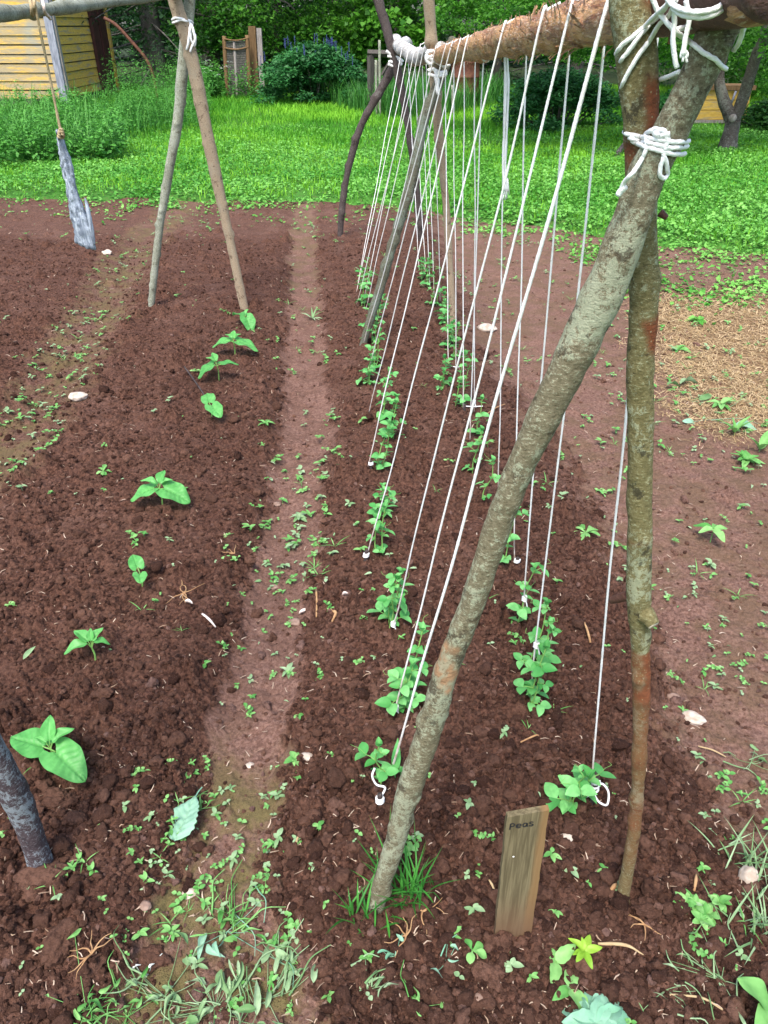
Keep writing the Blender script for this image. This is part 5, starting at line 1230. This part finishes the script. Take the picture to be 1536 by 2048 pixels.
# far woods
xs = U(0, 1)
cl = []
for k in range(420):
    x = U(-34, 34); y = U(36, 46); z = 11*rs.rand()**1.3; cl.append((np.array([x, y, z]), (1.9, 1.6, 1.1), 1))
o = obj('woods', leaf_clumps(cl, 52000, .42, .6, -.2), M['leafdark']); o['kind'] = 'stuff'; o['label'] = 'dense dark woods closing the view behind the garden'

# ------------------------------------------------------------------ yellow shed
def boxv(x0, x1, y0, y1, z0, z1):
    v = np.array([[x, y, z] for z in (z0, z1) for y in (y0, y1) for x in (x0, x1)], float); f = np.array([[0, 2, 3, 1], [4, 5, 7, 6], [0, 1, 5, 4], [2, 6, 7, 3], [0, 4, 6, 2], [1, 3, 7, 5]]); return v, f
def framed(v, O, ax, ay, az): return np.asarray(O)+v[:, :1]*ax+v[:, 1:2]*ay+v[:, 2:]*az
def shed():
    Cn = gp(138, 18.6); o = thing('garden_shed', Cn, 'old yellow weatherboard shed with peeling paint at the upper left', 'shed')
    z = np.array([0, 0, 1.]); aL = norm(np.array([-1, .05, 0])); aR = norm(gp(236, 22.6)-Cn); W1, W2, Ht, P_ = 4.2, np.linalg.norm(gp(236, 22.6)-Cn), 2.9, .165
    for (ax, W_, mt, nout) in ((aL, W1, 'paint_worn', norm(np.array([-.05, -1, 0]))), (aR, W2, 'paint', norm(np.cross(aR, z)))):
        mb = MB(); nb = int(Ht/P_)
        for k in range(nb):
            q = [(0, .03, k*P_-.012), (W_, .03, k*P_-.012), (W_, .012, (k+1)*P_-.03), (0, .012, (k+1)*P_-.03)]; b_ = [(0, .0, k*P_-.012), (W_, .0, k*P_-.012), (W_, -.01, (k+1)*P_-.03), (0, -.01, (k+1)*P_-.03)]
            q = np.array(q); q[:, 1] += .006*rs.randn(); q[:, 2] += .006*rs.randn()
            mb.add(framed(np.vstack([q, np.array(b_)]), Cn+z*.22, ax, nout, z), np.array([[0, 1, 2, 3], [4, 7, 6, 5], [0, 4, 5, 1], [3, 2, 6, 7], [0, 3, 7, 4], [1, 5, 6, 2]]))
        v, f, a = mb.data(); obj('wall', (v, f, a), M[mt], o, smooth=False)
        v, f = boxv(0, W_, -.06, -.02, -.1, Ht); obj('backing', (framed(v, Cn, ax, nout, z), f, None), M['slate'], o, smooth=False)
    for (off, w_) in ((0, .13),):
        v, f = boxv(-.03, w_, .0, .055, -.05, Ht); obj('corner_board', (framed(v, Cn, norm(aL*-1+aR*.0)*-1, norm(np.array([-.05, -1, 0])), z), f, None), M['bluegrey'], o, smooth=False)
        v, f = boxv(.0, .12, .02, .06, -.05, Ht); obj('corner_board', (framed(v, Cn, aR, norm(np.cross(aR, z)), z), f, None), M['wood_grey'], o, smooth=False)
    nR = norm(np.cross(aR, z))
    for (a, b_) in ((W2*.62, W2*.74), (W2*.78, W2*.9)):
        v, f = boxv(a, b_, .03, .10, -.05, Ht); obj('brown_post', (framed(v, Cn, aR, nR, z), f, None), M['maroon'], o, smooth=False)
    v, f = boxv(W2-.1, W2+.03, .02, .07, -.05, Ht); obj('corner_board', (framed(v, Cn, aR, nR, z), f, None), M['paint'], o, smooth=False)
    # rear faces and roof so that the shed is whole
    BL = Cn+aL*W1; BR = Cn+aR*W2; BK = BL+aR*W2
    vv = np.array([BL, BK, BR]+[q+z*Ht for q in (BL, BK, BR)]); obj('rear_wall', (vv, np.array([[0, 1, 4, 3], [1, 2, 5, 4]]), None), M['paint'], o, smooth=False)
    e = .3; q = [Cn-aL*e-aR*e, BL+aL*e-aR*e, BK+aL*e+aR*e, BR-aL*e+aR*e]; rz = [Ht+.02, Ht+.02, Ht+.75, Ht+.75]
    vv = np.array([p+z*h_ for p, h_ in zip(q, rz)]+[p+z*(h_+.06) for p, h_ in zip(q, rz)]); obj('roof', (vv, np.array([[0, 1, 2, 3], [7, 6, 5, 4], [0, 4, 5, 1], [1, 5, 6, 2], [2, 6, 7, 3], [3, 7, 4, 0]]), None), M['slate'], o, smooth=False)
    v, f = boxv(-.02, W1*.999, -.05, .012, -.1, .2); obj('plinth', (framed(v, Cn, aL, norm(np.array([-.05, -1, 0])), z), f, None), M['wood_dark'], o, smooth=False)
shed()
# rusty bent pipe
v, f, al, th = tube([V(208, 36, 19), V(232, 50, 19), V(262, 82, 19), V(292, 118, 19), V(306, 150, 19), V(313, 185, 19), V(314, 215, 19)], .035, 10, .08, .004, 10)
tag(obj('bent_pipe', (v, fix(v, f), None), M['rust'], None, V(314, 200, 19)), 'rusty bent pipe arching out of the weeds beside the shed', 'pipe')
# wire gate
def gate():
    d = 21.5; o = thing('wire_gate', gp(475, d), 'narrow gate of wire mesh between thin weathered posts', 'gate')
    for (px, t0, w_, mt) in ((450, 72, .045, 'wood_brown'), (470, 80, .03, 'wood_grey'), (496, 70, .05, 'wood_brown')):
        T = V(px-2, t0, d); B = gp(px+5, d); v, f, al, th = tube([B-np.array([0, 0, .1]), (B+T)/2, T], w_, 8, .1, .008, 10); obj('post', (v, fix(v, f), None), M[mt], o)
    for py in (78, 96): v, f, al, th = tube([V(449, py, d-.04), V(472, py+3, d-.04), V(497, py-2, d-.04)], .016, 6, .1, .006, 10); obj('rail', (v, fix(v, f), None), M['wood_brown'], o)
    mb = MB(); A = V(451, 84, d); Bq = V(495, 82, d); A0 = gp(456, d); B0 = gp(500, d)
    for k in range(26):
        s = k/25; mb.add(*tube([A+(Bq-A)*s, A0+(B0-A0)*s], .009, 4, .5, cap=False)[:2])
        mb.add(*tube([A+(A0-A)*s, Bq+(B0-Bq)*s], .009, 4, .5, cap=False)[:2])
    mbobj('wire_mesh', mb, M['wire'], o)
gate()
for (px, tp, w_, lab) in ((510, 52, .085, 'thick brown gatepost beside the wire gate'), (523, 56, .06, 'thinner grey-brown post right of the thick gatepost')):
    B = gp(px+3, 21.8); T = V(px, tp, 21.8); mb = MB(); h_ = T[2]; v, f = boxv(-w_, w_, -w_, w_, -.1, h_)
    v[4:, 0] += .03; tag(obj('gate_post', (v+B, f, None), M['wood_brown' if px == 510 else 'wood_grey'], None, B, smooth=False), lab, 'post')
# grey wooden frame
d = 17.5; o = thing('wooden_frame', gp(742, d), 'dark grey wooden frame like a sawhorse behind the far pea frame', 'frame')
for (a, b_, w_) in (((741, 110), (742, 205), .07), ((752, 122), (770, 205), .03)):
    v, f, al, th = tube([V(b_[0], b_[1], d), V(a[0], a[1], d)], w_, 4, .3); obj('leg', (v, fix(v, f), None), M['wood_dark'], o, smooth=False)
v, f, al, th = tube([V(735, 106, d), V(790, 108, d)], .06, 4, .3); obj('beam', (v, fix(v, f), None), M['wood_dark'], o, smooth=False)
v, f, al, th = tube([V(790, 106, d), V(764, 150, d)], .03, 4, .3); obj('brace', (v, fix(v, f), None), M['wood_dark'], o, smooth=False)
for (px, tp, lab) in ((752, 120, 'thin pale stake left of the far pea frame binding'), (759, 80, 'taller thin pale stake behind the wooden frame'), (905, 170, 'thin sapling stem behind the middle pea frame')):
    v, f, al, th = tube([gp(px+1, 17), V(px, tp, 17)], .025, 7, .1, .004, 10); tag(obj('stake', (v, fix(v, f), {'red': np.zeros(len(v))}), M['bark_grey'], None, gp(px, 17)), lab, 'stake')
# rusty barrel heap glimpsed through the strings
d = 19; P = V(930, 160, d); P[2] = 0; a = np.linspace(0, 2*PI, 24, endpoint=False); prof = [(.30, 0), (.31, .02), (.31, .28), (.325, .30), (.31, .32), (.31, .58), (.325, .60), (.31, .62), (.31, .86), (.32, .88), (.29, .88), (.28, .84), (.0, .84)]
v = np.array([[P[0]+r_*math.cos(q), P[1]+r_*math.sin(q), z_] for r_, z_ in prof for q in a]); i = np.arange(len(prof)-1)[:, None]*24; j = np.arange(24)[None, :]
f = np.stack([i+j, i+(j+1) % 24, i+24+(j+1) % 24, i+24+j], -1).reshape(-1, 4); tag(obj('rusty_barrel', (v, f, None), M['rust'], None, P), 'rusty orange-brown barrel glimpsed behind the strings', 'barrel')
# beehive
d = 15.2; P = gp(1447, d); o = thing('beehive', P, 'yellow wooden beehive box behind the forked tree', 'beehive')
x0, x1 = V(1398, 200, d)[0], V(1500, 200, d)[0]; zb, zt = V(1440, 240, d)[2], V(1440, 180, d)[2]; yb = d
for k in range(3): 
    q0 = zb+(zt-zb)*k/3; v, f = boxv(x0+.004*k, x1-.004*k, yb, yb+.5, q0+.006, zb+(zt-zb)*(k+1)/3-.004); obj('hive_box', (v, f, None), M['paint'], o, smooth=False)
v, f = boxv(x0-.04, x1+.04, yb-.05, yb+.55, zt, zt+.07); obj('hive_roof', (v, f, None), M['wood_brown'], o, smooth=False)
v, f = boxv(x0-.02, x1+.02, yb-.02, yb+.52, zb-.05, zb); obj('hive_floor', (v, f, None), M['wood_grey'], o, smooth=False)
for (a, b_) in ((x0+.06, yb+.06), (x1-.06, yb+.06), (x0+.06, yb+.44), (x1-.06, yb+.44)): v, f = boxv(a-.03, a+.03, b_-.03, b_+.03, -.05, zb-.052); obj('leg', (v, f, None), M['wood_grey'], o, smooth=False)
v, f, al, th = tube([V(1472, 182, d-.06), V(1462, 208, d-.06)], .02, 4, .2); obj('blue_strip', (v, fix(v, f), None), M['bluegrey'], o)
P = G(1226, 325); v, f, al, th = tube([P, V(1238, 303, P[1]+.1), V(1254, 282, P[1]+.2)], [.04, .037, .03], 10, .05, .005, 10); tag(obj('leaning_stick', (v, fix(v, f), {'red': np.zeros(len(v))}), M['bark_tree'], None, P), 'stub of grey branch leaning on the lawn behind the upright pole', 'branch')

# ------------------------------------------------------------------ light
EL, AZ = R(60), R(-163)       # high, behind the camera and a little to the left
w = bpy.data.worlds.new('World'); sc.world = w; w.use_nodes = True; t = w.node_tree; bg = t.nodes['Background']
sky = t.nodes.new('ShaderNodeTexSky'); sky.sky_type = 'NISHITA'; sky.sun_disc = False; sky.sun_elevation = EL; sky.sun_rotation = AZ; sky.air_density = 1.0; sky.dust_density = 3.0; sky.ozone_density = 1.0
t.links.new(sky.outputs[0], bg.inputs[0]); bg.inputs[1].default_value = .13
sl = bpy.data.lights.new('sun', 'SUN'); sl.energy = 1.5; sl.angle = R(14); sl.color = (1, .96, .9); so = bpy.data.objects.new('sun', sl); COL.objects.link(so)
dv = Vector((math.sin(AZ)*math.cos(EL), math.cos(AZ)*math.cos(EL), math.sin(EL))); so.rotation_euler = dv.to_track_quat('Z', 'Y').to_euler()
sc.view_settings.view_transform = 'Standard'; sc.view_settings.look = 'None'; sc.view_settings.exposure = 1.55; sc.view_settings.gamma = 1
sc.cycles.max_bounces = 6; sc.cycles.transparent_max_bounces = 4; sc.cycles.use_denoising = True
